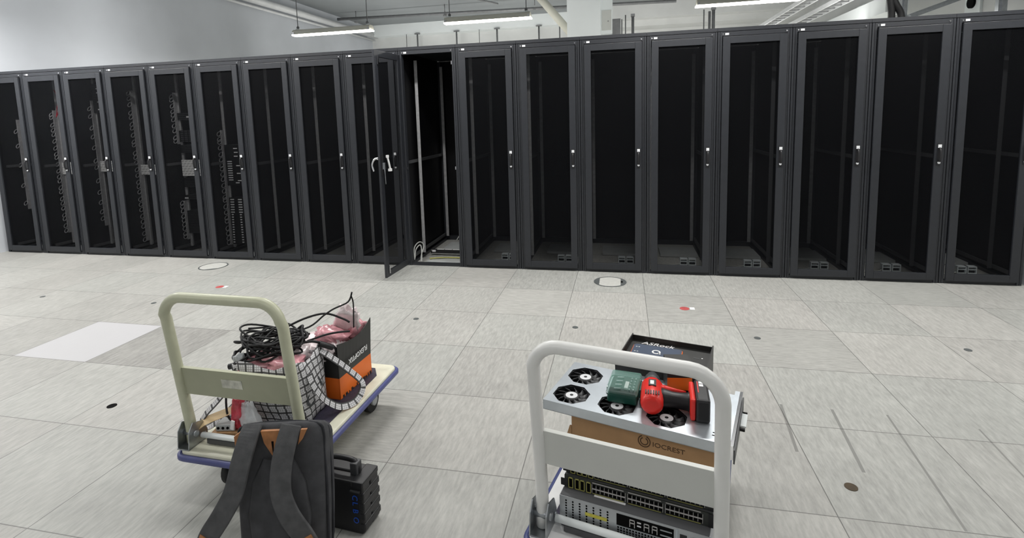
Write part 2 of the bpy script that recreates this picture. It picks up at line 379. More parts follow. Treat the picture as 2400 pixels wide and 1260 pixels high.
# ------------------------------------------------------------------ server racks
def quad_frame(mb, x0, x1, z0, z1, b, y0, y1):
    mb.box(x0, x0 + b, y0, y1, z0, z1); mb.box(x1 - b, x1, y0, y1, z0, z1)
    mb.box(x0 + b, x1 - b, y0, y1, z0, z0 + b); mb.box(x0 + b, x1 - b, y0, y1, z1 - b, z1); return mb
D = 1.2
def make_rack():
    r = empty('server_rack', (0, 0, 0))
    f = MB()
    for x0, x1 in ((.003, .019), (.022, .038), (.562, .578), (.581, .597)): f.box(x0, x1, .0, .05, .0, 2.186)
    f.box(.003, .597, .008, .05, 0, 2.186 - 2.16)
    f.box(.038, .562, .0, .05, 2.15, 2.186)
    f.box(.003, .04, 1.15, 1.19, 0, 2.186); f.box(.56, .597, 1.15, 1.19, 0, 2.186)
    f.box(.003, .04, .05, 1.15, 0, .03); f.box(.56, .597, .05, 1.15, 0, .03); f.box(.04, .56, 1.15, 1.19, 0, .05)
    f.build('frame', M['rack'], r)
    MB().box(.001, .599, .004, D, 2.191, 2.221).build('top_cap', M['rack'], r)
    for x in (.0003, .5957): MB().box(x, x + .004, .051, 1.149, .03, 2.19).build('side_panel', M['rackdark'], r)
    MB().box(.01, .59, 1.19, 1.196, .03, 2.19).build('rear_panel', M['rackdark'], r)
    for x in (.062, .538):
        for y in (.30, 1.10):
            sgn = 1 if x < .3 else -1
            MB().box(x - .016, x + .016, y, y + .004, .06, 2.12).box(x - sgn * .016 - .002, x - sgn * .016 + .002, y, y + .05, .06, 2.12).build('mounting_rail', M['greyplastic'] if x > .3 and y < .5 else M['rail'], r)
    for x0 in (.012, .568):
        MB().box(x0, x0 + .02, .1, 1.15, 1.055, 1.085).build('side_brace', M['greyplastic'], r)
        MB().box(x0, x0 + .02, .1, 1.15, .06, .09).build('side_brace', M['greyplastic'], r)
    MB().box(.17, .545, .06, .22, .005, .028).build('base_plate', M['plate'], r)
    MB().box(.17, .545, .60, .93, .005, .028).build('base_plate', M['plate'], r)
    for x in (.045, .555): MB().cyl((x, -.004, 2.166), (x, .002, 2.166), .006, 10).build('header_screw', M['chrome'], r)
    MB().box(.062, .092, -.003, .001, 2.158, 2.174).build('rack_label', M['white'], r)
    d = quad_frame(MB(), 0, .516, .03, 2.143, .060, -.022, -.001).build('door', M['rack'], r, loc=(.042, 0, 0), bevel=.003)
    MB().box(.06, .456, -.010, -.008, .09, 2.083).build('perforated_panel', M['mesh'], d)
    make_handle(d, False)
    return r
def make_handle(d, opened):
    h = MB().box(.474, .500, -.028, -.022, 1.008, 1.19)
    if not opened:
        h.tube(spline([(.487, -.03, 1.15), (.487, -.048, 1.135), (.487, -.052, 1.09), (.487, -.045, 1.05), (.487, -.03, 1.042)]), .0085, 8)
    h.build('door_handle', M['blackplastic'], d, bevel=.002)
    MB().box(.475, .499, -.034, -.028, 1.153, 1.179).build('handle_lock', M['lockwhite'], d)
    MB().cyl((.487, -.034, 1.03), (.487, -.028, 1.03), .010, 12).build('handle_screw', M['lockwhite'], d)
rack0 = make_rack()
racks = [rack0] + [copy_tree(rack0) for _ in range(17)]
RL = [
 'black server rack at the far left end of the row, beside the white wall',
 'second rack from the left wall, red cables behind the top of its mesh door',
 'third rack from the left wall, white cable tags at its top right',
 'fourth rack from the left wall, long run of cable rings behind its mesh',
 'fifth rack from the left wall, with the widest dimpled silver panel',
 'sixth rack from the left wall, columns of small white labels inside',
 'empty closed rack just right of the rack with the white label columns',
 'closed empty rack, second to the left of the open rack',
 'closed rack just left of the open rack, partly hidden by the open door',
 'open rack, its mesh door swung out over bare rails and pale floor plates',
 'closed empty rack just right of the open rack',
 'second closed rack to the right of the open rack',
 'third closed rack right of the open one, behind the slate-ended floor lid',
 'fourth closed rack to the right of the open rack',
 'fourth rack from the right end, grey rail at the middle of its door',
 'third rack from the right end, grey rail near its left door edge',
 'second rack from the right end of the row',
 'last black rack at the right end of the row, cut by the picture edge',
]
for i, r in enumerate(racks):
    r.location = (.6 * i, 0, 0); tag(r, RL[i], 'server rack', 'black server racks standing in one row')
def kids(o, n): return [c for c in bpy.data.objects if c.parent == o and c.name.split('.')[0] == n]
# the open rack: its door swung out, handle lever hanging open
J = racks[9]; dj = kids(J, 'door')[0]
dj.location = (.036, -.03, 0); dj.rotation_euler = (0, 0, math.radians(-92.5))
for c in list(kids(dj, 'door_handle')) + list(kids(dj, 'handle_lock')) + list(kids(dj, 'handle_screw')): bpy.data.objects.remove(c)
MB().box(.474, .500, -.028, -.022, 1.008, 1.19).box(.472, .502, .0, .006, 1.00, 1.20).build('door_handle', M['blackplastic'], dj, bevel=.002)
MB().tube(spline([(.487, -.035, 1.165), (.487, -.075, 1.15), (.487, -.10, 1.10), (.487, -.085, 1.04)]), .010, 8).ball((.487, -.04, 1.16), .015, 6).build('handle_lever', M['chrome'], dj)
MB().box(.470, .492, .006, .03, 1.06, 1.12).tube([(.48, .02, 1.10), (.478, .024, .92)], .004, 6).build('latch_cam', M['zinc'], dj)
MB().tube(spline([(.40, .012, 1.17), (.39, .02, 1.11), (.37, .02, 1.05)]), .009, 6).box(.387, .413, .004, .022, 1.16, 1.185).box(.352, .382, .004, .03, 1.03, 1.055).build('grounding_strap', M['white'], dj)
for z in (.10, 2.05): MB().box(.46, .475, .004, .012, z - .035, z + .035).build('corner_bracket', M['chrome'], dj)
MB().box(.553, .562, -.004, .012, 2.03, 2.065).box(.553, .562, -.004, .012, 1.00, 1.03).box(.04, .05, -.004, .01, 1.0, 1.03).build('door_catch', M['chrome'], J)
t = tag(MB().box(.10, .52, 0, .03, 0, .04).box(.10, .115, -.01, 0, 0, .03).build('power_strip', M['blackplastic'], None, loc=(5.4, .40, .028)),
        'black power strip with white marks lying across the floor of the open rack', 'power strip')
MB().box(.105, .155, -.002, .0, .014, .036).build('white_plug', M['white'], t)
for k in range(4): MB().box(.17 + .09 * k, .25 + .09 * k, .005, .025, .040, .043).build('socket_row', M['white'], t)
tag(MB().tube(spline([(5.445, .06, .04), (5.43, .10, .16), (5.45, .2, .20), (5.49, .22, .16), (5.50, .12, .09), (5.52, .05, .05), (5.54, .02, .04)]), .006, 6)
    .tube(spline([(5.44, .08, .05), (5.44, .12, .14), (5.47, .18, .17), (5.51, .10, .06), (5.53, .04, .04)]), .006, 6).build('cable', M['cablegrey']),
    'pale grey cable looping over the left floor edge of the open rack', 'cable')
tag(MB().tube(spline([(5.58, .14, .038), (5.66, .17, .04), (5.75, .2, .038), (5.92, .2, .038)]), .008, 6).build('cable', M['yellowport']),
    'olive yellow cable lying on the front plate of the open rack', 'cable')
tag(MB().tube(spline([(5.62, .95, .04), (5.66, 1.0, .10), (5.73, 1.0, .09), (5.75, .92, .04), (5.68, .90, .035)]), .007, 6).build('cable', M['cablegrey']),
    'thin dark cable coil at the back of the open rack floor', 'cable')

# sockets on the floor of the empty racks
def outlet():
    r = empty('cable_socket', (0, 0, 0))
    b = MB()
    for x0 in (-.075, .005):
        b.box(x0, x0 + .07, 0, .05, 0, .008); b.box(x0, x0 + .006, 0, .05, .008, .07); b.box(x0 + .064, x0 + .07, 0, .05, .008, .07)
        b.box(x0, x0 + .07, 0, .05, .062, .07); b.box(x0 + .006, x0 + .064, .004, .05, .036, .043)
    b.build('cage', M['cageclear'], r)
    for x0 in (-.075, .005): MB().box(x0 + .008, x0 + .062, .02, .048, .010, .035).build('socket_face', M['blackplastic'], r)
    MB().tube(spline([(-.07, .02, .01), (-.12, -.01, .008), (-.18, -.03, .006), (-.24, -.03, .006)]), .006, 6).build('lead', M['cablegrey'], r)
    return r
oo = outlet()
OX = [.405, .402, .416, .412, .401, .386, .382, .374]
nm = ['first', 'second', 'third', 'fourth', 'fifth', 'sixth', 'seventh', 'eighth']
for k in range(8):
    o = oo if k == 0 else copy_tree(oo)
    o.location = (.6 * (10 + k) + OX[k], .30, 0)
    tag(o, 'pale twin cable socket inside the %s closed rack right of the open rack' % nm[k], 'cable socket', 'twin sockets on the floors of the empty racks')
# plates, equipment, labels and cable rings inside the left racks
for i, (z0, z1) in {1: (.948, 1.10), 2: (.977, 1.108), 3: (.936, 1.058), 4: (.918, 1.11)}.items():
    wh = {1: 'second', 2: 'third', 3: 'fourth', 4: 'fifth'}[i]
    tag(MB().box(.05, .545, .283, .288, z0, z1).build('blank_panel', M['diamond'], None, loc=(.6 * i, 0, 0)),
        'dimpled silver blank panel beside the handle of the %s rack from the left wall' % wh, 'panel', 'silver panels in the left racks')
def ring_run(i, z0, z1, n):
    b = MB().box(.040, .058, .26, .30, z0, z1)
    for k in range(n):
        z = z0 + (z1 - z0) * (k + .5 + random.uniform(-.3, .3)) / n
        b.tube([(.045 + .026 * math.cos(a) - .012, .25 + .012 * math.sin(a), z + .026 * math.sin(a)) for a in [2 * PI * q / 10 for q in range(10)]], .0045, 5, closed=True)
    b.build('cable_manager', M['rail'], racks[i])
ring_run(1, .2, 1.75, 22); ring_run(2, .3, 1.85, 12); ring_run(3, .12, 1.95, 26); ring_run(4, .15, .62, 9); ring_run(4, 1.3, 1.9, 10); ring_run(5, .1, 1.45, 22); ring_run(0, .5, 1.65, 5)
def unit(i, z0, z1, label, mt='greyplastic', detail=0):
    r = tag(MB().box(.075, .525, .29, .95, z0, z1).build('rack_server', M['blackplastic'], None, loc=(.6 * i, 0, 0)), label, 'server')
    MB().box(.055, .545, .282, .29, z0 + .002, z1 - .002).build('bezel', M['rackdark'], r)
    b = MB(); n = max(2, int((z1 - z0) / .02))
    for k in range(n):
        z = z0 + (z1 - z0) * (k + .5) / n
        if detail:
            for q in range(8): b.box(.08 + .055 * q, .12 + .055 * q, .2805, .2825, z - .006, z + .006)
        else: b.box(.07, .53, .2805, .2825, z - .0015, z + .0015)
    b.build('front_grille', M[mt], r); return r
u = unit(4, 1.58, 1.665, 'dark server under the top of the fifth rack from the left, one white tag'); MB().box(.185, .235, .278, .2805, 1.607, 1.622).build('tag', M['white'], u)
unit(4, 1.32, 1.46, 'grille-fronted unit in the upper half of the fifth rack from the left', detail=1)
unit(4, 1.19, 1.29, 'thin dark unit just above the silver panel of the fifth rack from the left')
unit(4, .78, .90, 'plain black unit just below the silver panel of the fifth rack from the left')
u = unit(4, .63, .69, 'slim white-tagged unit in the lower half of the fifth rack from left'); MB().box(.05, .10, .278, .2805, .645, .66).build('tag', M['white'], u)
unit(4, .22, .50, 'tall dark unit at the bottom of the fifth rack from the left')
u = unit(5, .80, 1.28, 'labelled dark unit behind the handle of the sixth rack from the left', 'rackdark')
for k in range(9): MB().box(.085, .145, .2785, .2805, 1.085 - k * .027 - .005, 1.085 - k * .027 + .005).build('label', M['white'], u)
for (x, z) in ((.18, 1.235), (.185, 1.19), (.18, 1.145), (.20, 1.035), (.20, .945), (.205, .86), (.175, .835)): MB().box(x, x + .05, .2785, .2805, z - .005, z + .005).build('label', M['white'], u)
u = unit(5, .10, .66, 'tall unit with two white label columns, bottom of sixth rack from left', 'rackdark')
for k in range(18):
    z = .637 - k * .030; w = .05 if k < 6 else .024
    for x in (.078 + (0 if k < 6 else .008) - .001 * k, .182 + (0 if k < 6 else .008)): MB().box(x, x + w, .2785, .2805, z - .006, z + .006).build('label', M['white'], u)
u = unit(2, 1.70, 2.05, 'dark patching unit at the top of the third rack from the left')
for z in (1.99, 1.94, 1.83, 1.74): MB().box(.13, .17, .276, .2805, z - .006, z + .006).build('label', M['white'], u)
for k in range(3):
    tag(MB().tube(spline([(.6 + .10 + .02 * k, .27, 2.0 - .03 * k), (.6 + .15, .262, 1.90 - .05 * k), (.6 + .12 + .03 * k, .265, 1.78), (.6 + .08, .27, 1.66)]), .004, 6).build('patch_cable', M['crimson']),
        'dull red patch cable at the top of the second rack from the left', 'cable', 'red cables in the second rack')

# ------------------------------------------------------------------ ceiling lamps, pipes, rods
def fixture(x0, x1, y, zb, label, hang=True):
    cx = (x0 + x1) / 2; h = (x1 - x0) / 2
    r = empty('ceiling_lamp', (cx, y, zb), 0, label, 'ceiling lamp', 'suspended fluorescent lamps')
    MB().prism([(-.077, .017), (.077, .017), (.068, .072), (.035, .09), (-.035, .09), (-.068, .072)], -h + .01, h - .01, axis='x').build('housing', M['fixture'], r)
    MB().prism([(-.07, .017), (-.06, .003), (-.045, 0), (.045, 0), (.06, .003), (.07, .017)], -h, h, axis='x').build('diffuser', M['tube'], r)
    for s in (-1, 1): MB().box(-.0 + s * (h - .03) - .012, s * (h - .03) + .012, -.08, .08, .02, .05).build('clip', M['chrome'], r)
    for s in (-1, 1): MB().ball((s * (h - .06), 0, .095), (.028, .028, .018), 6).build('mounting_knob', M['column'], r)
    for s in (-1, 1): MB().cyl((s * (h - .07), 0, .10), (s * (h - .07), 0, ZC - zb), .006, 6).ball((s * (h - .07), 0, .125), .022, 6).build('suspension_chain', M['conduit'], r)
    return r
fixture(2.745, 4.02, 2.3, 2.80, 'left-most lit tube lamp hanging above the racks')
fixture(5.14, 6.375, 2.3, 2.822, 'middle lit tube lamp, hanging left of the white pillar')
fixture(8.50, 9.72, 2.3, 2.818, 'right-hand lit tube lamp cut by the top picture edge')
tag(MB().tube([(.13, 3.0, 4.05), (.13, 10.55, 4.08)], .075, 14).build('jacketed_pipe', M['pipe']), 'thick silver jacketed pipe running along the left wall under the ceiling', 'pipe')
tag(MB().tube([(.05, 3.0, 3.93), (.05, 10.55, 3.96)], .03, 10).build('jacketed_pipe', M['pipe']), 'thin silver pipe under the thick pipe along the left wall', 'pipe')
r = empty('steel_conduit', (0, 8.1, 0), 0, 'dull steel conduit hung across the ceiling from the left wall towards the pillar', 'conduit')
MB().tube([(.22, 0, 4.185), (8.8, 0, 4.03)], .038, 10).build('tube', M['conduit'], r)
for x in (.75, 3.2, 5.5): MB().cyl((x, 0, 4.17), (x, 0, ZC), .012, 6).box(x - .03, x + .03, -.05, .05, 4.06, 4.10).build('hanger_rod', M['conduit'], r)
tag(MB().tube([(5.75, 6.5, 4.14), (6.60, 6.5, 3.11)], .085, 14).build('drain_pipe', M['fixture']), 'slanting grey-beige pipe running down to the pillar', 'pipe')
tag(MB().tube([(4.0, 7.4, 4.33), (4.75, 7.4, 4.12)], .02, 8).build('steel_conduit', M['conduit']), 'short dark conduit dropping from the ceiling between the two left lamps', 'conduit')
rods = [(1.26, 10.2, 4.03, .012), (1.61, 10.2, 4.03, .03), (2.83, 10.2, 4.03, .03), (3.52, 10.2, 4.03, .012), (4.05, 10.2, 4.03, .03), (5.27, 10.2, 4.03, .03), (5.86, 10.2, 4.03, .022)]
on = ['first', 'second', 'third', 'fourth', 'fifth', 'sixth', 'seventh']
for k, (x, y, z, q) in enumerate(rods):
    b = MB().cyl((x, y, 2.3), (x, y, z), q * .8, 8)
    if q > .025: b.box(x - .08, x + .08, y - .03, y + .03, z - .02, z + .01)
    tag(b.build('hanger_rod', M['conduit']), '%s grey hanger rod from the left below the back beam, left of the pillar' % on[k], 'rod', 'hanger rods below the back beam')
for k, (x, z, q, w) in enumerate([(7.57, 3.85, .014, 'thin rod nearest the pillar on its right'), (7.66, 3.95, .014, 'second thin rod right of the pillar'), (7.84, 3.96, .035, 'thick rod with a dark cap right of the pillar'),
                                  (9.53, 3.95, .014, 'thin rod under the right-hand lamp'), (9.66, 3.90, .030, 'shorter thick rod under the right-hand lamp'), (9.75, 3.99, .038, 'taller thick rod under the right-hand lamp')]):
    b = MB().cyl((x, 9.0, 0), (x, 9.0, z), q, 8)
    if q > .032: b.box(x - .05, x + .05, 8.95, 9.05, z - .06, z)
    tag(b.build('hanger_rod', M['conduit']), w, 'rod', 'hanger rods right of the pillar')
r = tag(MB().box(7.15, 7.385, 6.3, 6.6, 3.13, ZC).build('electrical_cabinet', M['column']), 'tall pale grey electrical cabinet against the right side of the pillar', 'cabinet')
MB().box(7.17, 7.365, 6.292, 6.3, 3.2, 3.6).build('door', M['panelgrey'], r); MB().cyl((7.30, 6.284, 3.38), (7.30, 6.292, 3.38), .012, 8).build('knob', M['conduit'], r)
tag(MB().box(7.383, 7.55, 6.3, 6.5, 0, 3.42).build('duct_box', M['conduit'], bevel=.01), 'dark grey duct box standing beside the electrical cabinet', 'duct box')
# cable trays and duct running back along the right side
def tray(x, z, label):
    r = empty('cable_tray', (x, 0, z), 0, label, 'cable tray', 'cable trays on the right')
    for s in (-.11, .11): MB().box(s - .012, s + .012, 3.4, 9.5, 0, .07).build('side_rail', M['pipe'], r)
    for k in range(20): MB().box(-.11, .11, 3.5 + .3 * k, 3.53 + .3 * k, .005, .02).build('rung', M['conduit'], r)
tray(10.75, 3.33, 'upper silver cable tray receding at the right'); tray(11.15, 3.22, 'lower silver cable tray receding at the right')
b = MB().tube(spline([(11.9, 9.0, 3.36), (11.92, 9.0, 3.25), (11.98, 9.0, 3.2), (12.04, 9.0, 3.26)]), .02, 6)
tag(MB().prism([(11.45, 2.9), (11.75, 2.9), (11.75, 3.15), (11.45, 3.15)], 4.2, 9.4, axis='y').build('ventilation_duct', M['column']), 'white duct running back along the right wall', 'duct')
for k, (y, z) in enumerate([(6.96, 3.31), (6.37, 3.22), (3.46, 2.84)]):
    o = MB().box(XR - .03, XR, y - .16, y + .16, z - .16, z + .16).build('wall_sleeve', M['column'])
    tag(o, ['white wall plate with a round black opening, left of the pair', 'white wall plate with a round black opening, right of the pair', 'lone wall plate with a black opening at the top right'][k], 'wall opening', 'pipe sleeves in the right wall')
    MB().cyl((XR - .06, y, z), (XR - .028, y, z), .075, 16).build('opening', M['hole'], o)
for k, (x, w) in enumerate([(10.035, 'left black hose rising from the racks at the right'), (10.11, 'right black hose rising from the racks at the right')]):
    tag(MB().tube(spline([(x - .01 + .01 * k, .7, 2.23), (x, .7, 2.35), (x - .02 - .05 * k, .7, 2.5), (x - .05 - .10 * k, .75, 2.9), (x - .05, .8, 3.6), (x, .8, 4.34)]), .030, 10).build('black_hose', M['rubber']), w, 'hose', 'black hoses')
tag(MB().box(10.90, 10.96, 2.47, 2.53, 0, ZC).box(10.915, 10.945, 2.455, 2.47, 0, ZC).build('strut_post', M['zinc']), 'steel channel post behind the black hoses', 'post')
tag(MB().box(11.90, 11.99, 2.47, 2.53, 0, ZC).box(11.925, 11.965, 2.455, 2.47, 0, ZC).build('strut_post', M['zinc']), 'steel channel post at the top right corner', 'post')
a = math.atan2(2.734 - 2.559, 11.455 - 10.949)
tag(MB().obox((11.42, 2.40, 2.72), (1.0, .06, .055), Matrix.Rotation(-a, 3, 'Y')).obox((11.42, 2.36, 2.72), (1.0, .02, .02), Matrix.Rotation(-a, 3, 'Y')).build('strut_brace', M['zinc']), 'slanting steel channel brace between the two posts at top right', 'brace')

# ------------------------------------------------------------------ floor lids, plugs, marks
def floor_lid(x, y, label, ends):
    r = empty('floor_outlet_lid', (x, y, 0), 0, label, 'floor lid', 'round floor outlet lids')
    n = 40; ro, ri = .145, .132
    rs = [[(q * math.cos(2 * PI * k / n), q * math.sin(2 * PI * k / n), z) for k in range(n)] for q, z in ((ro, 0), (ro, .003), (ri, .003), (ri, 0))]
    MB().rings(rs, smooth=False, cap=False).build('ring', M['greyring'], r)
    MB().prism([(ri * math.cos(2 * PI * k / n), ri * math.sin(2 * PI * k / n)) for k in range(n)], 0, .002).build('lid', M['floorlid'], r)
    for s in ((-1, 1) if ends == 2 else (1,)):
        a0 = .78 if ends == 2 else .5
        pts = [(s * ri * math.cos(-a0 + 2 * a0 * k / 12), ri * math.sin(-a0 + 2 * a0 * k / 12)) for k in range(13)]
        MB().prism(pts, .002, .0035).build('end_flap', M['greyring'], r)
    if ends == 2: MB().box(.095, .112, -.02, .02, .0035, .005).build('finger_hole', M['hole'], r)
    return r
floor_lid(7.472, -.305, 'round floor lid with slate ends in front of the racks right of the open door', 2)
l2 = floor_lid(3.27, -.285, 'round floor lid with a thin dark rim in front of the left racks', 1); l2.rotation_euler = (0, 0, math.radians(-60))
plugs = [(4.846, -2.821, 'left of the cream trolley, the nearest one on the left'), (6.044, -1.391, 'between the trolleys, just right of the card box'), (7.252, -1.381, 'behind the white trolley handle, left of the dark card box'),
         (8.459, -1.387, 'right of the dark card box on the white trolley'), (9.664, -1.386, 'furthest right on the floor'), (8.478, -2.824, 'at the lower right, brown and nearest'),
         (2.40, -1.37, 'furthest left on the floor'), (3.622, -1.373, 'just left of the cream handle top')]
for k, (x, y, w) in enumerate(plugs):
    big = k in (0, 5)
    tag(MB().cyl((x, y, 0), (x, y, .002), .024 if big else .021, 20).build('floor_plug', M['brownhole'] if k == 5 else M['greyring'] if not big else M['hole']),
        'small dark round floor plug ' + w, 'floor plug', 'round floor plugs')
for x, y, w in ((8.05, -.897, 'red dot sticker with a white tag on the floor right of centre'), (3.88, -.901, 'small reddish sticker with a white tag on the floor behind the cream trolley')):
    o = tag(MB().cyl((x, y, 0), (x, y, .0015), .036, 16).build('floor_sticker', M['redink']), w, 'sticker')
    MB().box(.04, .075, -.018, .03, 0, .0018).xf(Matrix.Translation((x, y, 0))).build('white_tag', M['white'], o)

# ------------------------------------------------------------------ platform trolleys
def trolley(loc, yaw, body, deckm, panel, bump, label, sticker, deck, xb, zt, dl, z0, z1, R_):
    r = empty('platform_trolley', loc, yaw, label, 'trolley', 'platform trolleys')
    X0, X1, Y0, Y1 = deck
    dk = MB().prism(rrect(X0, X1, Y0, Y1, .04), .165, .197, smooth=False)
    dk.build('deck', deckm, r, bevel=.008)
    MB().prism([(X0 + .09, Y0 + .09), (X1 - .09, Y0 + .09), (X1 - .055, Y0 + .13), (X1 - .055, Y1 - .13), (X1 - .10, Y1 - .06), (X0 + .10, Y1 - .06), (X0 + .055, Y1 - .13), (X0 + .055, Y0 + .13)], .197, .2005).build('anti_slip_mat', M['mat'], r)
    o_ = rrect(X0 - .016, X1 + .016, Y0 - .016, Y1 + .016, .05); i_ = rrect(X0 - .001, X1 + .001, Y0 - .001, Y1 + .001, .04)
    om = rrect(X0 - .010, X1 + .010, Y0 - .010, Y1 + .010, .045)
    MB().rings([[(a, b, .160) for a, b in i_], [(a, b, .160) for a, b in om], [(a, b, .166) for a, b in o_], [(a, b, .180) for a, b in o_], [(a, b, .186) for a, b in om], [(a, b, .186) for a, b in i_]], cap=False, loop=True).build('bumper', bump, r)
    xa = 0.0
    def lean(z): return -dl * min(1, max(0, (z - z0) / (z1 - z0)))
    zs = [.205, .25, .30, .36, .43, .5, .57, .64, .70, zt - R_]; yt = lean(zt - .02)
    pts = [(xa, lean(z), z) for z in zs]
    pts += [(xa + R_ - R_ * math.cos(t), yt, zt - R_ + R_ * math.sin(t)) for t in [PI / 2 * k / 7 for k in range(1, 8)]]
    pts += [(xb - R_ + R_ * math.sin(t), yt, zt - R_ + R_ * math.cos(t)) for t in [PI / 2 * k / 7 for k in range(0, 7)]]
    pts += [(xb, lean(z), z) for z in zs[::-1]]
    MB().tube(pts, .0205, 16).build('handle', body, r)
    za, zb_ = .434, .544; ya, yb = lean(za), lean(zb_); pn = MB()
    for (a0, b0, a1, b1, t) in ((za, ya, zb_, yb, .004), (za - .004, ya, za, ya, .014), (zb_, yb, zb_ + .004, yb, .014)):
        pn.prism([(b0 - .004, a0), (b0 + t, a0), (b1 + t, a1), (b1 - .004, a1)], xa + .014, xb - .014, axis='x')
    pn.build('handle_panel', panel, r, bevel=.0012)
    if sticker: MB().prism([(lean(.478) - .0055, .478), (lean(.478) - .003, .478), (lean(.515) - .003, .515), (lean(.515) - .0055, .515)], .205, .30, axis='x').build('worn_label', M['wornlabel'], r)
    for x, s in ((xa, -1), (xb, 1)):
        h = MB()
        for q in (-.028, .026): h.prism([(-.05, .197), (.05, .197), (.05, .235), (.03, .285), (-.02, .30), (-.042, .27)], x + q, x + q + .004, axis='x')
        h.box(x - .028, x + .03, -.052, .055, .197, .202)
        h.cyl((x - .034, -.01, .25), (x + .036, -.01, .25), .012, 10); h.cyl((x - .034, .035, .225), (x + .036, .035, .225), .007, 8)
        h.build('hinge_bracket', M['zinc'], r)
    MB().tube([(xa + .04, .012, .232), (xb - .04, .012, .232)], .0115, 10).build('release_bar', M['column'], r)
    MB().box(xa + .07, xb - .07, .002, .022, .202, .222).build('bar_spring', M['greyplastic'], r)
    for x in (X0 + .16, X1 - .10):
        for y in (Y0 + .11, Y1 - .14):
            c = MB().box(x - .045, x + .045, y - .05, y + .05, .158, .165)
            for s in (-.026, .022): c.prism([(y - .02, .06), (y + .03, .06), (y + .04, .158), (y - .04, .158)], x + s, x + s + .004, axis='x')
            c = c.build('caster', M['zinc'], r)
            wy = y + .01
            MB().cyl((x - .017, wy, .06), (x + .017, wy, .06), .06, 24).build('wheel', M['rubber'], c)
            MB().cyl((x - .028, wy, .06), (x + .028, wy, .06), .026, 14).build('hub', M['zinc'], c)
    return r
LO, LY = (5.817, -3.303, 0), math.radians(-2.5)
RO, RY = (7.3336, -3.4757, 0), math.radians(-12.5)
trolley((5.829, -3.2884, 0), math.radians(-1.5), M['cream'], M['deckcream'], M['panelcream'], M['bumper'], 'olive cream platform trolley with a worn label on its panel, carrying bag and orange box', True, (-.022, .545, -.058, .805), .530, .8554, .0768, .2784, .8989, .09)
trolley(RO, RY, M['offwhite'], M['deckwhite'], M['panelgrey'], M['navybumper'], 'white platform trolley carrying network switches, fan tray and red drill', False, (-.037, .525, -.060, .790), .531, .8396, .0665, .3438, .9162, .0844)
ML = Matrix.Translation(LO) @ Matrix.Rotation(LY, 4, 'Z'); MR = Matrix.Translation(RO) @ Matrix.Rotation(RY, 4, 'Z')
def LW(x, y, z): return ML @ Vector((x, y, z))
def RW(x, y, z): return MR @ Vector((x, y, z))
DZ = .2008

# ------------------------------------------------------------------ load of the cream trolley
# plaid bag
bag = empty('shopping_bag', LW(0, 0, DZ), LY, 'black and white plaid shopping bag stuffed with pink packs on the cream trolley', 'bag')
B0 = [(.135, .165), (.424, .208), (.392, .432), (.125, .415)]; B1 = [(.10, .15), (.418, .178), (.372, .436), (.12, .42)]
HB = .285
def bag_ring(t, off=0.0):
    pts = []; bul = .018 * math.sin(PI * t)
    cs = [Vector(B0[k]).lerp(Vector(B1[k]), t) for k in range(4)]; cen = sum(cs, Vector((0, 0))) / 4
    for k in range(4):
        a, b = cs[k], cs[(k + 1) % 4]; nrm = Vector(((b - a).y, -(b - a).x)).normalized()
        for q in range(6):
            u = q / 6; p = a.lerp(b, u) + nrm * (bul * math.sin(PI * u) + .006 * math.sin(9 * u + 7 * t + k) * math.sin(PI * u) - off)
            if q == 0: p = p.lerp(cen, .05 * (1 - t) + .03 + off)
            pts.append(p)
    return pts
bm_ = MB(); NZ = 9; prev = None
for i in range(NZ + 1):
    t = i / NZ; ring = bag_ring(t); zz = [HB * t + (.018 * math.sin(k * 1.3) - .028 * (1 if 12 <= k < 24 else 0)) * t ** 4 for k in range(24)]
    cur = [(p.x, p.y, z) for p, z in zip(ring, zz)]
    if prev:
        per = 0
        for k in range(24):
            k2 = (k + 1) % 24; L = (Vector(cur[k2][:2]) - Vector(cur[k][:2])).length
            bm_.add([prev[k], prev[k2], cur[k2], cur[k]], [(0, 1, 2, 3)], True, 0, [[(per, prev[k][2]), (per + L, prev[k2][2]), (per + L, cur[k2][2]), (per, cur[k][2])]]); per += L
    else: bm_.add(cur, [list(range(24))[::-1]], False, 0, [[(p[0], p[1]) for p in cur][::-1]])
    prev = cur
o = bm_.build('bag_body', M['plaid'], bag)
so = o.modifiers.new('thickness', 'SOLIDIFY'); so.thickness = .003; so.offset = -1
def strap(pts, nrm, w=.032): return MB().ribbon(spline(pts, 6), nrm, w, .003)
strap([(.428, .245, .225), (.440, .245, .19), (.455, .26, .14), (.470, .30, .075), (.500, .36, .02), (.535, .43, .018), (.535, .485, .07), (.48, .45, .155), (.425, .40, .235), (.38, .38, .275)], (.75, -.2, .6)).build('bag_strap', M['plaid'], bag)
strap([(.13, .19, .25), (.10, .15, .19), (.07, .10, .14), (.03, .07, .09), (.00, .06, .03), (.02, .10, .02), (.07, .13, .06), (.12, .17, .12)], (-.3, -.7, .6)).build('bag_strap', M['plaid'], bag)
text('bag_lettering', 'ON', .085, M['greytext'], bag, (.425, .235, .065), (-.05, .8, .42), (-.02, -.42, .8), .001)
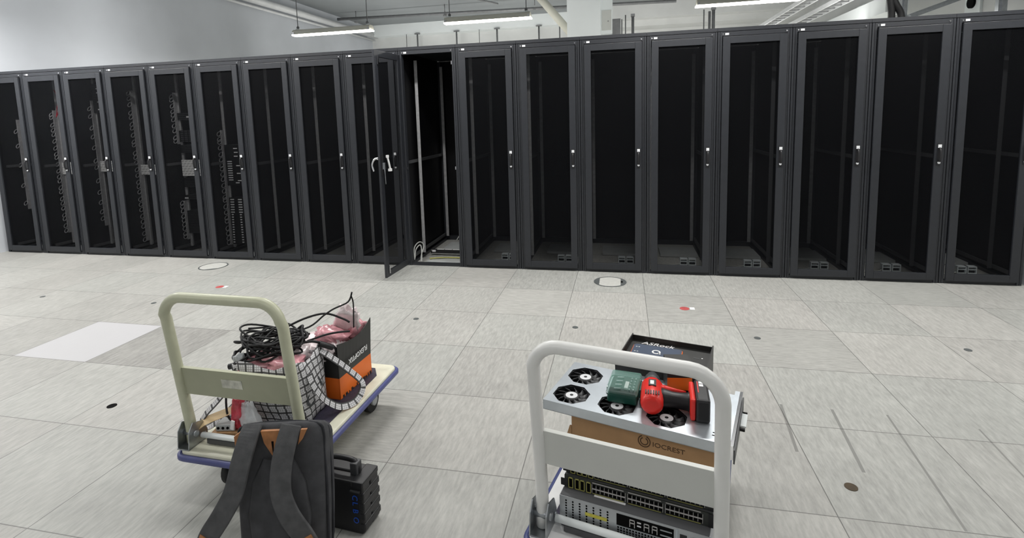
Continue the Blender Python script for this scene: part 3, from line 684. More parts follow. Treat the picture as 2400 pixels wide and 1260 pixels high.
# crumpled film packs
def crumple(name, c, size, rot, m, seed, parent=None, amp=.35):
    mb = MB(); n = 12; rs = []
    for i in range(1, n):
        a = PI * i / n
        row = []
        for k in range(2 * n):
            b_ = 2 * PI * k / (2 * n)
            def pw(x, e): return math.copysign(abs(x) ** e, x)
            p = Vector((pw(math.sin(a), .6) * pw(math.cos(b_), .55), pw(math.sin(a), .6) * pw(math.sin(b_), .55), -math.cos(a)))
            d = noise.noise(p * 2.1 + Vector((seed, 0, 0))) * amp + noise.noise(p * 5 + Vector((0, seed, 0))) * amp * .4
            p = p * (1 + d); row.append((p.x * size[0] / 2, p.y * size[1] / 2, p.z * size[2] / 2))
        rs.append(row)
    mb.rings(rs); mt = Matrix.Translation(c) @ rot.to_4x4() if not isinstance(rot, tuple) else Matrix.Translation(c) @ Matrix.Rotation(rot[2], 4, 'Z') @ Matrix.Rotation(rot[1], 4, 'Y') @ Matrix.Rotation(rot[0], 4, 'X')
    o = mb.build(name, m); o.matrix_world = ML @ mt; return o
tag(crumple('antistatic_bag', (.20, .25, DZ + .255), (.19, .14, .06), (.1, .15, .3), M['pink'], 1), 'pink film pack at the left under the cable heap in the plaid bag', 'film bag', 'pink packs in the plaid bag')
tag(crumple('antistatic_bag', (.31, .25, DZ + .262), (.15, .13, .06), (-.1, .1, .5), M['pink'], 2), 'pink film pack at the near right rim of the plaid bag', 'film bag', 'pink packs in the plaid bag')
tag(crumple('antistatic_bag', (.24, .34, DZ + .25), (.20, .14, .08), (.2, -.1, 0), M['palepink'], 3), 'pale film pack at the back of the plaid bag under the cables', 'film bag', 'pink packs in the plaid bag')
tag(crumple('adapter_bag', (.125, .19, DZ + .275), (.05, .05, .09), (.2, .2, 0), M['clear'], 4), 'small clear bag at the left rim of the plaid bag', 'film bag')
# orange and black card box
cb = empty('card_box', LW(0, 0, DZ), LY - math.radians(1.5), 'open black and orange card box with white upside-down lettering on the cream trolley', 'box')
BX0, BX1, BY0, BY1, BH = .245, .430, .452, .733, .262
MB().box(BX0, BX1, BY0, BY1, 0, .002).box(BX0, BX0 + .003, BY0, BY1, 0, .105).box(BX1 - .003, BX1, BY0, BY1, 0, .105).box(BX0, BX1, BY0, BY0 + .003, 0, .105).box(BX0, BX1, BY1 - .003, BY1, 0, .105).build('orange_band', M['orange'], cb)
MB().box(BX0, BX0 + .003, BY0, BY1, .105, BH).box(BX0, BX1, BY0, BY0 + .003, .105, .225).box(BX0, BX1, BY1 - .003, BY1, .105, BH).build('black_wall', M['boxblack'], cb)
nP = 10; fl = MB(); top = []
for k in range(nP + 1):
    u = k / nP; y = BY0 + (BY1 - BY0) * u; zt = .265 + .035 * (2 * u - 1) ** 2 * (1 if u > .5 else .25) - .012 * math.sin(PI * u); out = .012 * u + .01 * math.sin(PI * u) * 0
    top.append((y, zt, out))
for k in range(nP):
    (ya, za, oa), (yb, zb, ob) = top[k], top[k + 1]
    a0, b0, a1, b1 = (BX1 - .003, ya, .105), (BX1 - .003, yb, .105), (BX1 + oa - .003, ya, za), (BX1 + ob - .003, yb, zb)
    sh = Vector((.003, 0, 0))
    q = [Vector(v) for v in (a0, b0, b1, a1)]; q += [v + sh for v in q]
    fl.add(q, [(3, 2, 1, 0), (4, 5, 6, 7), (0, 1, 5, 4), (2, 3, 7, 6), (1, 2, 6, 5), (3, 0, 4, 7)])
fl.build('side_flap', M['boxblack'], cb)
sky = MB(); yy = BY0 + .02; random.seed(5)
while yy < BY1 - .02:
    w = random.uniform(.006, .016); h_ = random.uniform(.004, .016); sky.box(BX1 - .0005, BX1 + .0008, yy, min(yy + w, BY1 - .002), .001, h_); yy += w + random.uniform(0, .014)
sky.build('printed_skyline', M['boxblack'], cb)
text('box_lettering', 'FLEXOPTIX', .036, M['white'], cb, (BX1 + .0072, BY1 - .040, .172), (.045, -1, .0), (-.05, 0, -1), .0012, sx=.98, bold=.0003)
packs = [((.30, .50, .235), (.18, .16, .10), (.3, .2, .4), 'palepink', 'pale crumpled film pack at the near left of the card box'),
         ((.33, .58, .275), (.16, .15, .09), (-.2, .35, .2), 'pink', 'pink film pack standing highest left in the card box'),
         ((.355, .52, .25), (.09, .13, .06), (.2, -.2, 0), 'palepink', 'pale film pack against the near flap of the card box'),
         ((.37, .655, .31), (.12, .05, .24), (.4, .30, .2), 'palepink', 'tall pale film pack sticking up at the back of the card box'),
         ((.40, .675, .265), (.05, .10, .12), (.3, .35, 0), 'pink', 'pinkish brown film pack leaning on the far flap of the card box')]
for k, (c, s_, r_, m_, w) in enumerate(packs):
    tag(crumple('antistatic_bag', (c[0], c[1], DZ + c[2] - .03), s_, r_, M[m_], 10 + k, amp=.5), w, 'film bag', 'film packs in the card box')
# cables
def cable_obj(name, pts, rad, m, label, group=None, k=5, n=7):
    return tag(MB().tube(spline([LW(*p) for p in pts], k), rad, n).build(name, m), label, 'cable', group)
random.seed(21)
def tangle(c, R, turns, rad, seed, label):
    rnd = random.Random(seed); pts = []; ph = rnd.uniform(0, 6); tilt = rnd.uniform(-.3, .3)
    N = turns * 7
    for k in range(N):
        a = ph + 2 * PI * k / 7; rx = R[0] * rnd.uniform(.35, 1.12); ry = R[1] * rnd.uniform(.35, 1.1)
        pts.append((c[0] + rx * math.cos(a), c[1] + ry * math.sin(a), c[2] + R[2] * rnd.uniform(-1, 1) + rx * math.cos(a) * tilt))
    cable_obj('power_cable', pts, rad, M['rubber'], label, 'black cables heaped on the plaid bag')
same = 'black power cable tangled in the heap on the plaid bag'
for k in range(7):
    tangle((.225 - .018 * (k % 4), .29 + .01 * (k % 2), DZ + .314 + .008 * k), (.165 - .006 * k, .115, .022), 3, .0046, 40 + k, same)
tangle((.30, .33, DZ + .345), (.07, .08, .025), 4, .0055, 71, same)
tangle((.12, .24, DZ + .300), (.07, .08, .02), 3, .0050, 72, same)
tag(MB().tube([LW(.085, .165, DZ + .265), LW(.115, .175, DZ + .272), LW(.135, .18, DZ + .278)], [.013, .013, .006], 8).build('power_plug', M['blackplastic']), 'lower black plug at the left rim of the plaid bag', 'plug', 'plugs at the left rim of the bag')
tag(MB().tube([LW(.10, .19, DZ + .292), LW(.13, .20, DZ + .300), LW(.15, .21, DZ + .306)], [.012, .012, .006], 8).build('power_plug', M['blackplastic']), 'upper black plug at the left rim of the plaid bag', 'plug', 'plugs at the left rim of the bag')
cable_obj('lead', [(.25, .30, DZ + .36), (.33, .40, DZ + .37), (.37, .46, DZ + .405), (.40, .50, DZ + .425), (.44, .56, DZ + .44), (.455, .575, DZ + .485)], .0042, M['rubber'], 'black lead rising from the heap to a tip above the card box')
cable_obj('lead', [(.452, .57, DZ + .47), (.455, .58, DZ + .43), (.44, .60, DZ + .36), (.43, .61, DZ + .29)], .0035, M['rubber'], 'thin black lead dropping from the raised tip into the card box')
cable_obj('lead', [(.22, .32, DZ + .37), (.30, .40, DZ + .405), (.37, .47, DZ + .41), (.43, .52, DZ + .37), (.46, .53, DZ + .35)], .005, M['rubber'], 'black lead arching from the heap over the card box')
cable_obj('lead', [(.33, .30, DZ + .33), (.37, .36, DZ + .32), (.40, .42, DZ + .28), (.43, .44, DZ + .26), (.425, .46, DZ + .20)], .006, M['rubber'], 'black lead with a connector draped between plaid bag and card box')
tag(MB().tube([LW(.385, .385, DZ + .30), LW(.425, .435, DZ + .262)], .014, 8).build('cable_connector', M['blackplastic'], bevel=.003), 'black connector block lying between plaid bag and card box', 'connector')
cable_obj('lead', [(.33, .38, DZ + .31), (.38, .45, DZ + .315), (.42, .50, DZ + .31), (.45, .54, DZ + .30)], .005, M['rubber'], 'black lead lying over the near rim of the card box')
cable_obj('lead', [(.13, .16, DZ + .27), (.10, .13, DZ + .2), (.115, .10, DZ + .10), (.14, .10, DZ + .06), (.175, .11, DZ + .09), (.19, .13, DZ + .16), (.18, .15, DZ + .24)], .0045, M['rubber'], 'black lead hanging in a loop in front of the plaid bag')
# small things at the front of the deck
strip = tag(MB().ribbon(spline([LW(.0, .035, DZ + .035), LW(.045, .05, DZ + .075), LW(.10, .10, DZ + .09), LW(.145, .15, DZ + .10)], 4), (-.2, -.4, .8), .05, .002).build('card_strip', M['kraftpale']), 'folded kraft card strip against the left handle leg', 'card strip')
nb = empty('network_adapter', LW(.125, .10, DZ), LY + .25, 'small grey metal box with a row of round ports on the cream trolley', 'network box')
MB().box(-.045, .035, -.03, .06, .03, .058).build('casing', M['plate'], nb, bevel=.002)
for k in range(4): MB().cyl((-.034 + .02 * k, -.0315, .044), (-.034 + .02 * k, -.029, .044), .006, 10).build('port', M['hole'], nb)
tag(MB().box(-.075, .09, -.045, .09, 0, .029).build('card_sleeve', M['kraft'], None, loc=LW(.14, .105, DZ), rot=(0, 0, LY + .2)), 'flat brown card sleeve lying under the grey network box', 'card sleeve')
tag(crumple('film_bag', (.175, .10, DZ + .10), (.05, .04, .15), (0, .12, 0), M['crimson'], 31), 'narrow crimson film bag standing before the plaid bag', 'film bag')
tag(MB().box(-.008, .008, -.003, .003, -.02, .02).build('paper_tag', M['white'], None, loc=LW(.165, .072, DZ + .06), rot=(0, .2, LY)), 'white paper tag on the crimson film bag', 'tag')
tag(crumple('film_bag', (.225, .11, DZ + .07), (.07, .05, .15), (0, -.2, .2), M['clear'], 33), 'clear crumpled film bag right of the crimson one', 'film bag')

# ------------------------------------------------------------------ backpack and hard case on the floor
PKY = math.radians(14); KZ = 1.055
pk = empty('backpack', (6.45, -3.55, 0), PKY, 'charcoal canvas backpack with tan leather tabs standing before the cream trolley', 'backpack')
def sup(w, d, cx, cy, z, n=28, e=.38):
    out = []
    for k in range(n):
        a = 2 * PI * k / n; c, s_ = math.cos(a), math.sin(a)
        out.append((cx + w / 2 * math.copysign(abs(c) ** e, c), cy + d / 2 * math.copysign(abs(s_) ** e, s_), z))
    return out
def lean(z): return .06 * (z / .5)
PH = .43
prof = [(z * 1.21, w, d) for z, w, d in [(0.0, .25, .09), (.010, .275, .12), (.05, .292, .138), (.17, .300, .145), (.30, .300, .142), (.375, .297, .138), (.405, .290, .130), (.420, .277, .115), (.428, .25, .09), (.430, .20, .05)]]
def topz(x, y, z, w=None):                        # the top slopes down towards the front pocket
    k = min(1, max(0, (z - .40) / .10)); return (x, y, z - .62 * k * max(0, y - lean(z) + .07))
MB().rings([[topz(*p) for p in sup(w, d, 0, lean(z), z)] for z, w, d in prof]).build('body', M['canvas'], pk)
def pside(x, z): return None
def front_y(z):
    for (z0, w0, d0), (z1, w1, d1) in zip(prof, prof[1:]):
        if z0 <= z <= z1: return lean(z) - (d0 + (d1 - d0) * (z - z0) / (z1 - z0)) / 2
    return lean(z)
pd_ = MB(); rs = []
for z, w in ((.03, .07), (.09, .095), (.21, .105), (.32, .09), (.40, .05)): rs.append([(w * math.cos(2 * PI * k / 14), front_y(z) - .001 - .016 * max(0, math.sin(2 * PI * k / 14)), z) for k in range(14)])
pd_.rings(rs).build('back_padding', M['canvas'], pk)
for dx in (-.002,): MB().tube([(.030 + .02 * (z / .4), front_y(z) - .017, z) for z in (.03, .1, .2, .25)], .004, 6).build('padding_seam', M['canvasdark'], pk)
for yy in (-.045, .005):
    pts = [(.1505 - (.006 if z < .06 or z > .37 else 0), lean(z) + yy, z) for z in (.03, .1, .2, .3, .40, .470)] + [(.124, lean(.5) + yy, .508), (.0, lean(.51) + yy * .8, .5195), (-.124, lean(.5) + yy, .508), (-.143, lean(.47) + yy, .475)]
    MB().tube([topz(*p) for p in spline(pts, 4)], .0045, 6).build('zip', M['canvasdark'], pk)
def pstrap(xs):
    pts = []; nr = []
    for (x, z, off) in xs: pts.append((x, front_y(z * KZ) - off, z * KZ))
    return spline(pts, 6)
a1 = pstrap([(-.085, .482, .004), (-.090, .45, .028), (-.105, .39, .045), (-.125, .31, .055), (-.162, .245, .06), (-.205, .185, .055), (-.222, .152, .05)])
MB().ribbon(a1, (-.15, -1, .15), .066, .014).build('shoulder_strap', M['strapcanvas'], pk, bevel=.004)
a2 = pstrap([(.046, .478, .008), (.036, .43, .030), (.026, .37, .045), (.026, .30, .052), (.050, .235, .055), (.088, .165, .045), (.104, .125, .035)])
MB().ribbon(a2, (.1, -1, .15), .066, .014).build('shoulder_strap', M['strapcanvas'], pk, bevel=.004)
y = front_y(.47) - .012
MB().prism([(-.050, .497), (.018, .497), (.012, .455), (-.012, .405), (-.016, .405), (-.042, .455)], y - .004, y + .006, axis='y').build('leather_tab', M['leather'], pk)
MB().prism([(-.017, .460), (-.010, .460), (-.013, .41), (-.0145, .41)], y - .0055, y - .003, axis='y').build('tab_slit', M['hole'], pk)
MB().prism([(.082, .496), (.102, .496), (.085, .462), (.068, .442)], y - .002, y + .006, axis='y').build('leather_tab', M['leather'], pk)
MB().prism([(-.140, .480), (-.120, .494), (-.126, .44), (-.138, .43)], y - .002, y + .012, axis='y').build('leather_tab', M['leather'], pk)
MB().ribbon(a1[-6:], (-.15, -1, .15), .052, .019).build('leather_tab', M['leather'], pk)
MB().ribbon(a2[-6:], (.1, -1, .15), .052, .019).build('leather_tab', M['leather'], pk)
# hard case
hc = empty('tool_case', (6.662, -3.405, 0), math.radians(-5), 'black ribbed hard plastic tool case with blue lettering standing right of the backpack', 'tool case')
CW, CD, CHH = .225, .105, .205
MB().prism(rrect(-CW, 0, 0, CHH, .02), .0, CD * .46, axis='y').xf(Matrix.Identity(4)).build('shell_half', M['blackplastic'], hc, bevel=.006)
MB().prism(rrect(-CW, 0, 0, CHH, .02), CD * .5, CD, axis='y').build('shell_half', M['blackplastic'], hc, bevel=.006)
for k in range(4): MB().box(-.02, .003, -.002, CD + .002, .020 + .040 * k, .046 + .040 * k).build('side_rib', M['blackplastic'], hc, bevel=.004)
MB().box(-.05, .001, -.002, CD + .002, .183, .207).build('corner_guard', M['blackplastic'], hc, bevel=.005)
MB().tube(spline([(-.05, CD / 2, CHH), (-.055, CD / 2, CHH + .03), (-.075, CD / 2, CHH + .048), (-.15, CD / 2, CHH + .048), (-.17, CD / 2, CHH + .03), (-.175, CD / 2, CHH)], 5), .010, 8).build('carry_handle', M['blackplastic'], hc)
MB().box(-.075, -.045, CD / 2 - .018, CD / 2 + .018, CHH - .01, CHH + .045).build('handle_mount', M['greyplastic'], hc, bevel=.004)
MB().box(-.052, -.012, -.006, -.0, .168, .174).build('latch_lip', M['greyplastic'], hc)
for z, q in ((.155, 'C'), (.128, 'L'), (.100, 'B'), (.068, 'O')): text('blue_lettering', q, .032, M['bluetext'], hc, (-.046, -.0015, z), (0, 0, -1), (1, 0, 0), .0008)

# ------------------------------------------------------------------ load of the white trolley
def RE(name, x, y, z, rz, label, cat, group=None): return empty(name, RW(x, y, z), RY + rz, label, cat, group)
# rack server
sv = RE('rack_server', .046, .035, DZ, 0, 'silver rack server with a yellow sticker at the bottom of the white trolley', 'server')
SH = .097
MB().box(0, .455, .004, .64, 0, SH).build('chassis', M['server'], sv, bevel=.001)
MB().box(.002, .453, .003, .637, SH, SH + .0015).build('lid', M['lidgrey'], sv)
MB().box(0, .455, 0, .004, 0, SH).build('rear_plate', M['server'], sv)
for c in range(7):
    x = .022 + .0225 * c; b = MB()
    for q in range(9): b.cyl((x, -.0006, .012 + .009 * q), (x, .001, .012 + .009 * q), .0031, 8)
    b.build('expansion_slot', M['hole'], sv)
MB().box(.085, .155, -.0015, 0, .052, .062).build('yellow_sticker', M['yellow'], sv)
MB().box(.185, .355, -.0008, .001, .052, .090).build('port_panel', M['hole'], sv)
for k, x in enumerate((.225, .248, .268, .292)):
    if k == 1:
        for z in (.066, .077): MB().box(x, x + .012, -.002, 0, z, z + .005).build('usb_port', M['chrome'], sv)
    else:
        b = MB(); b.box(x, x + .016, -.002, 0, .080, .083).box(x, x + .016, -.002, 0, .070, .073).box(x, x + .002, -.002, 0, .058, .083).box(x + .014, x + .016, -.002, 0, .058, .083)
        b.build('network_port', M['portwhite'], sv)
MB().box(.316, .350, -.002, 0, .060, .064).box(.316, .350, -.002, 0, .076, .080).build('display_port', M['zinc'], sv)
b = MB()
for c in range(18):
    for q in range(5): b.box(.187 + .0092 * c, .1925 + .0092 * c, -.0006, .001, .008 + .0085 * q, .0135 + .0085 * q)
b.build('vent_grille', M['hole'], sv)
MB().box(.362, .366, -.003, 0, .004, .094).build('psu_edge', M['galv'], sv)
MB().box(.372, .392, -.0008, .001, .012, .082).build('power_inlet', M['blackplastic'], sv)
b = MB()
for R_ in (.034, .025, .016):
    for q in range(4):
        a0 = q * PI / 2 + .12; b.ribbon([(.422 + R_ * math.cos(a0 + (PI / 2 - .24) * k / 6), -.0004, .047 + R_ * math.sin(a0 + (PI / 2 - .24) * k / 6)) for k in range(7)], (0, -1, 0), .006, .0012)
b.build('fan_grille', M['hole'], sv)
MB().box(.448, .455, -.012, 0, .01, .09).build('side_flange', M['chrome'], sv)
# two 48 port switches
def switch(z, dx, dy, label, front=True):
    s = RE('network_switch', .050 + dx, .075 + dy, z, 0, label, 'network switch', 'stacked network switches on the white trolley')
    Wd, H_ = .455, .0425
    MB().box(0, Wd, .006, .36, 0, H_).build('chassis', M['lidgrey'], s)
    MB().box(0, Wd, 0, .006, 0, H_).build('front_panel', M['switch'], s)
    for x0 in (-.012, Wd - .012): MB().box(x0, x0 + .024, -.002, .001, .006 if x0 < 0 else 0, .030 if x0 < 0 else H_).build('rack_ear', M['blackplastic'], s)
    for k, x in enumerate((.014, .036, .053, .074)):
        b = MB()
        b.box(x, x + .0155, -.003, 0, .003, .005).box(x, x + .0155, -.003, 0, .0365, .0385).box(x, x + .002, -.003, 0, .003, .0385).box(x + .0135, x + .0155, -.003, 0, .003, .0385)
        b.box(x + .002, x + .0135, -.0012, 0, .005, .0365, mi=1); b.build('uplink_port', [M['yellowport'], M['hole']], s)
    for g in range(3):
        x0 = .094 + g * .114; b = MB()
        b.box(x0 - .001, x0 + .1065, -.003, 0, .0195, .0225)
        for q in range(9): b.box(x0 - .001 + .0133 * q - .0006, x0 - .001 + .0133 * q + .0006, -.003, 0, .007 if q in (0, 8) else .010, .035 if q in (0, 8) else .033)
        for q in range(8):
            for z0 in (.008, .0235): b.box(x0 + .0012 + .0133 * q, x0 + .0110 + .0133 * q, -.0016, 0, z0, z0 + .0105, mi=1)
        b.build('port_bank', [M['portwhite'], M['hole']], s)
        MB().box(x0, x0 + .1, -.0012, 0, .003, .0045).build('trim_line', M['yellowport'], s)
        MB().box(x0, x0 + .1, -.0012, 0, .039, .041).build('trim_line', M['portwhite'], s)
    return s
s1 = switch(DZ + SH + .0015, 0, 0, 'lower network switch with four yellow ports, resting on the silver server')
s2 = switch(DZ + SH + .0015 + .0435, .004, .012, 'upper network switch, partly hidden by the panel of the white handle')
MB().box(.125, .235, -.014, -.002, -.001, .0005).build('spare', M['white'], s1); bpy.data.objects.remove([o for o in bpy.data.objects if o.name == 'spare'][0])
MB().box(.105, .205, .032, .044, SH + .0015, SH + .0025).build('white_sticker', M['white'], sv)
ZB = DZ + SH + .0015 + .0435 * 2          # top of the switches
# kraft box
TRY = math.radians(-3.5)
kb = RE('cardboard_box', .052, .149, ZB, TRY, 'brown cardboard box with a ring logo under the steel fan tray', 'cardboard box')
KW, KD, KH = .470, .255, .5235 - ZB
MB().box(.0, KW, 0, KD, 0, KH).build('box_body', M['kraft'], kb, bevel=.002)
MB().prism([(-.032, .0), (0, .0), (0, KH * .62), (-.006, KH * .62)], -.001, .003, axis='y').build('tuck_flap', M['kraft'], kb)
MB().box(-.001, KW, -.0008, 0, KH * .30, KH * .31).build('flap_crease', M['kraftink'], kb)
b = MB()
for R_ in (.0185, .0115):
    b.ribbon([(.245 + R_ * math.cos(.5 * PI + .4 + (2 * PI - .8) * k / 28), -.0006, .098 + R_ * math.sin(.5 * PI + .4 + (2 * PI - .8) * k / 28)) for k in range(29)], (0, -1, 0), .0032, .0008)
b.build('ring_logo', M['kraftink'], kb)
text('box_lettering', 'IOCREST', .021, M['kraftink'], kb, (.270, -.0006, .088), (1, 0, 0), (0, 0, 1), .0005, sx=1.2)
# fan tray
ft = RE('fan_tray', -.040, .126, .5245, TRY, 'galvanised steel fan tray with black fans on top of the cardboard box', 'fan tray')
TW, TD, TH = .588, .300, .034
fans = [(.075 + .160 * c, .073 + .140 * q) for c in range(3) for q in range(2)]
def tray_top():
    mb = MB(); xs = [0, .155, .315, .475, TW]; ys = [0, .143, TD]
    for c in range(4):
        for q in range(2):
            x0, x1, y0, y1 = xs[c], xs[c + 1], ys[q], ys[q + 1]
            if c == 3: mb.add([(x0, y0, TH), (x1, y0, TH), (x1, y1, TH), (x0, y1, TH)], [(0, 1, 2, 3)]); continue
            fx, fy = fans[c * 2 + q]; R_ = .064
            angs = sorted([PI / 8 + k * PI / 4 for k in range(8)] + [math.atan2(yy - fy, xx - fx) % (2 * PI) for xx in (x0, x1) for yy in (y0, y1)])
            inn = []; out = []
            for a in angs:
                ca, sa = math.cos(a), math.sin(a)
                k = round((a) / (PI / 4)); d = a - k * PI / 4; ri = R_ * math.cos(PI / 8) / math.cos(d)
                inn.append((fx + ri * ca, fy + ri * sa, TH))
                tx = (x1 - fx) / ca if ca > 1e-9 else (x0 - fx) / ca if ca < -1e-9 else 1e9
                ty = (y1 - fy) / sa if sa > 1e-9 else (y0 - fy) / sa if sa < -1e-9 else 1e9
                t_ = min(tx, ty); out.append((fx + t_ * ca, fy + t_ * sa, TH))
            n = len(angs)
            mb.add(inn + out, [(k, n + k, n + (k + 1) % n, (k + 1) % n) for k in range(n)])
    mb.box(0, TW, 0, .0015, 0, TH - .0002).box(0, TW, TD - .0015, TD, 0, TH - .0002).box(0, .0015, 0, TD, 0, TH - .0002).box(TW - .0015, TW, 0, TD, 0, TH - .0002).box(0, TW, 0, TD, 0, .002)
    return mb
tray_top().build('tray_sheet', M['galv'], ft)
fan_names = []
for k, (fx, fy) in enumerate(fans):
    hs = MB(); R_ = .0635
    oc = [(fx + R_ * math.cos(PI / 8 + q * PI / 4), fy + R_ * math.sin(PI / 8 + q * PI / 4)) for q in range(8)]
    hs.prism(oc, .0022, .006)
    n = 32
    hs.rings([[(fx + q * math.cos(2 * PI * j / n), fy + q * math.sin(2 * PI * j / n), z) for j in range(n)] for q, z in ((.0605, .006), (.0605, .031), (.058, .031), (.058, .006))], cap=False, smooth=False)
    hs = hs.build('fan', M['blackplastic'], ft)
    bl = MB()
    for q in range(11):
        a = 2 * PI * q / 11 + k; ps = []
        for t_ in (0, .5, 1):
            rr = .024 + .033 * t_; aa = a + .35 * t_
            for s_, zz in ((-.16, .010), (.22 + .08 * t_, .028)):
                ps.append((fx + rr * math.cos(aa + s_), fy + rr * math.sin(aa + s_), zz))
        bl.add(ps, [(0, 2, 3, 1), (2, 4, 5, 3)], True)
    bl = bl.build('fan_blades', M['greyplastic'], hs); sd = bl.modifiers.new('t', 'SOLIDIFY'); sd.thickness = .0015
    MB().cyl((fx, fy, .006), (fx, fy, .029), .0265, 24).build('fan_hub', M['blackplastic'], hs)
    MB().cyl((fx, fy, .029), (fx, fy, .0305), .0205, 24).build('hub_disc', M['lockwhite'], hs)
    MB().cyl((fx, fy, .0305), (fx, fy, .0312), .006, 12).build('hub_centre', M['blackplastic'], hs)
for yy in (.03, .045): MB().box(.535, .557, yy, yy + .004, TH, TH + .0006).build('tray_slot', M['hole'], ft)
MB().box(TW - .014, TW + .001, -.01, TD + .01, TH + .0005, TH + .010).build('slide_rail', M['galv'], ft)
MB().box(TW + .002, TW + .010, -.02, TD + .008, .004, TH + .012).build('slide_rail', M['chrome'], ft)
MB().box(TW + .011, TW + .015, -.03, TD - .02, .000, TH + .008).build('slide_rail', M['greyplastic'], ft)
MB().box(TW + .015, TW + .031, .15, .225, .012, .016).build('mount_plate', M['column'], ft)
MB().box(TW + .015, TW + .029, .132, .142, .008, .016).box(TW + .015, TW + .029, .238, .242, .008, .013).build('mount_hook', M['rubber'], ft)
ZT = .5245 + TH
# bit case
bc = RE('bit_case', .164, .188, ZT + .001, math.radians(4), 'dark green screwdriver bit case with a clear lid on the fan tray', 'bit case')
MB().box(0, .098, 0, .125, 0, .030).build('case_base', M['greencase'], bc, bevel=.006)
MB().box(.006, .092, .006, .119, .0305, .036).build('bit_holder', M['blackplastic'], bc)
MB().box(.052, .064, .03, .075, .036, .043).build('bit_label', M['white'], bc)
for q in range(5):
    for c in range(2): MB().cyl((.070 + .013 * c, .025 + .019 * q, .036), (.070 + .013 * c, .025 + .019 * q, .044), .0028, 8).build('driver_bit', M['zinc'], bc)
for q in range(4): MB().cyl((.02, .022 + .026 * q, .040), (.042, .026 + .026 * q, .040), .0032, 8).build('driver_bit', M['zinc'], bc)
MB().box(-.002, .100, -.002, .127, .031, .056).build('clear_lid', M['greenlid'], bc, bevel=.007)
MB().rings([[(a, b, z) for a, b in rrect(-.004, .102, -.004, .129, .012)] for z in (.028, .033)] , cap=False, smooth=False).build('lid_rim', M['greencase'], bc)
MB().box(.100, .108, .035, .095, .012, .04).build('latch', M['greencase'], bc, bevel=.002)
# cordless drill, lying on its side
dr = RE('cordless_drill', .318, .150, ZT + .001, math.radians(9), 'red and black cordless drill lying on its side on the fan tray', 'drill')
def ringy(c, rx, rz, n=16): return [(c[0] + rx * math.cos(2 * PI * k / n), c[1], c[2] + rz * math.sin(2 * PI * k / n)) for k in range(n)]
MB().rings([ringy((-.001, y, .038), rx, rz) for y, rx, rz in ((-.002, .018, .018), (.0, .029, .028), (.012, .035, .034), (.05, .036, .035), (.09, .036, .034), (.125, .035, .033), (.138, .028, .027))]).build('motor_housing', M['red'], dr)
MB().rings([ringy((-.001, y, .038), r_, r_) for y, r_ in ((.138, .026), (.145, .0275), (.170, .0265), (.176, .020), (.196, .018), (.21, .011))]).build('chuck', M['greyplastic'], dr)
b = MB()
for q in range(6): b.box(-.022 + .008 * q, -.018 + .008 * q, .012, .035, .0705, .0735)
b.build('air_vents', M['blackplastic'], dr)
MB().box(-.012, .012, .065, .105, .070, .0745).build('nameplate', M['blackplastic'], dr); MB().box(-.007, .005, .072, .096, .0745, .075).build('nameplate_mark', M['white'], dr)
hx = [(.02, .075, .030, .034, .028), (.040, .073, .030, .026, .027), (.062, .068, .030, .021, .024), (.086, .064, .031, .021, .024), (.108, .062, .032, .024, .026), (.120, .062, .033, .032, .03)]
def hring(x, y, z, ry, rz, n=16): return [(x, y + ry * math.copysign(abs(math.cos(2 * PI * k / n)) ** .7, math.cos(2 * PI * k / n)), z + rz * math.copysign(abs(math.sin(2 * PI * k / n)) ** .7, math.sin(2 * PI * k / n))) for k in range(n)]
MB().rings([hring(*q) for q in hx]).build('grip', M['blackplastic'], dr)
MB().rings([hring(*q) for q in ((.025, .103, .036, .014, .022), (.045, .098, .036, .012, .022), (.065, .094, .036, .006, .020), (.105, .086, .036, .003, .018))]).build('red_spine', M['red'], dr)
MB().box(.036, .05, .108, .122, .026, .046).build('trigger', M['blackplastic'], dr, bevel=.003)
MB().box(.114, .130, .005, .125, .001, .072).build('battery_seat', M['red'], dr, bevel=.006)
bt = MB().box(.130, .172, .000, .132, .0, .076).build('battery_pack', M['blackplastic'], dr, bevel=.007)
for q in range(2): MB().box(.144, .157, .085 + .018 * q, .099 + .018 * q, .0755, .077).build('battery_mark', M['white'], bt)
MB().box(.137, .166, -.0005, .003, .012, .066).build('battery_groove', M['rubber'], bt)
MB().box(.138, .141, .045, .115, .0755, .077).build('battery_stripe', M['red'], bt)
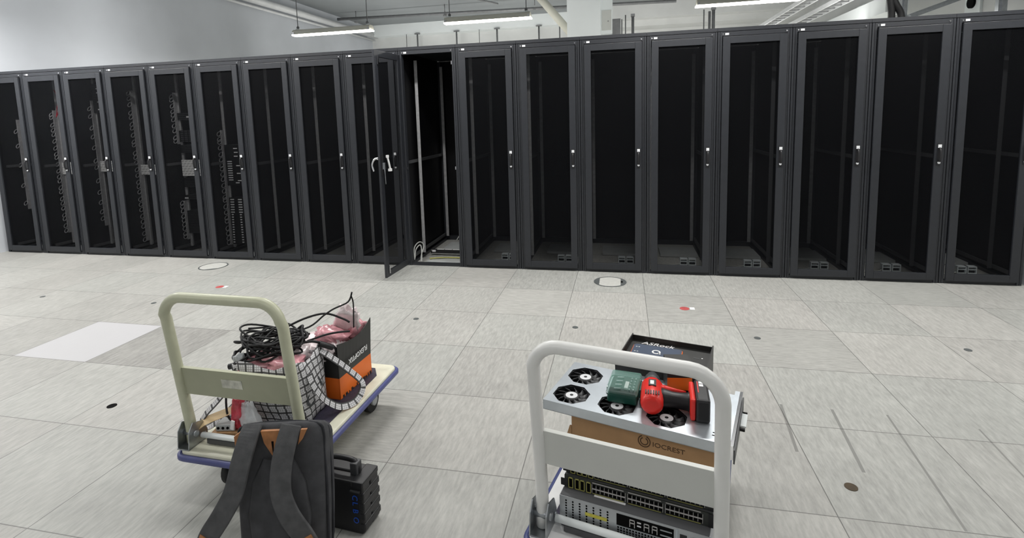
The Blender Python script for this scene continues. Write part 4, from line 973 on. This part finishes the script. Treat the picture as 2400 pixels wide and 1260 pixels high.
# black carton with an open tray top, the orange device in it
bb = RE('black_carton', .138, .415, ZB, math.radians(-2), 'large open black carton with white lettering behind the fan tray', 'carton')
BW, BD, BH2 = .318, .272, .592 - ZB
MB().box(0, BW, 0, BD, 0, BH2 - .02).build('carton_body', M['boxblack'], bb)
MB().box(0, .004, 0, BD, BH2 - .02, BH2 + .006).box(BW - .004, BW, 0, BD, BH2 - .02, BH2 + .006).box(0, BW, 0, .004, BH2 - .02, BH2).box(0, BW, BD - .004, BD, BH2 - .02, BH2).build('carton_rim', M['boxblack'], bb)
text('carton_lettering', 'ASRock', .036, M['white'], bb, (.045, BD - .034, BH2 - .0195), (1, 0, 0), (0, 1, 0), .0006, sx=1.1, shear=.2)
MB().box(.255, .275, .185, .192, BH2 - .02, BH2 - .0192).build('printed_mark', M['greyplastic'], bb); MB().cyl((.285, .195, BH2 - .02), (.285, .195, BH2 - .0192), .003, 8).build('printed_dot', M['white'], bb)
od = RE('storage_enclosure', .174, .488, ZB + BH2 - .0198, math.radians(1), 'orange and slate blue rounded device with a white ring mark in the black carton', 'device')
MB().prism(rrect(0, .188, 0, .112, .016), 0, .021).build('orange_shell', M['orange'], od, bevel=.003)
MB().prism(rrect(.003, .185, .003, .109, .014), .021, .0222).build('slate_face', M['slate'], od)
n = 30
MB().rings([[(.094 + q * math.cos(2 * PI * k / n), .056 + q * math.sin(2 * PI * k / n), z) for k in range(n)] for q, z in ((.0165, .0222), (.0165, .0230), (.0105, .0230), (.0105, .0222))], cap=False, loop=True, smooth=False).obox((.106, .046, .0226), (.014, .005, .0008), Matrix.Rotation(-.8, 3, 'Z')).build('ring_mark', M['white'], od)
for yy in (.038, .080):
    for xx in (.012, .022): MB().box(xx, xx + .006, yy, yy + .006, .0222, .0226).build('port_symbol', M['plate'], od)
# small tilted orange and black carton
sc_ = RE('small_carton', .338, .338, ZT + .001, math.radians(20), 'small black and orange carton leaning between drill and black carton', 'carton')
MB().box(0, .082, 0, .068, 0, .098).build('carton_body', M['boxblack'], sc_)
MB().box(-.0006, .0826, -.0008, 0, 0, .045).build('orange_band', M['orange'], sc_)
text('carton_lettering', 'FLEX', .022, M['orange'], sc_, (-.0007, .064, .066), (0, -1, 0), (0, 0, 1), .0005)
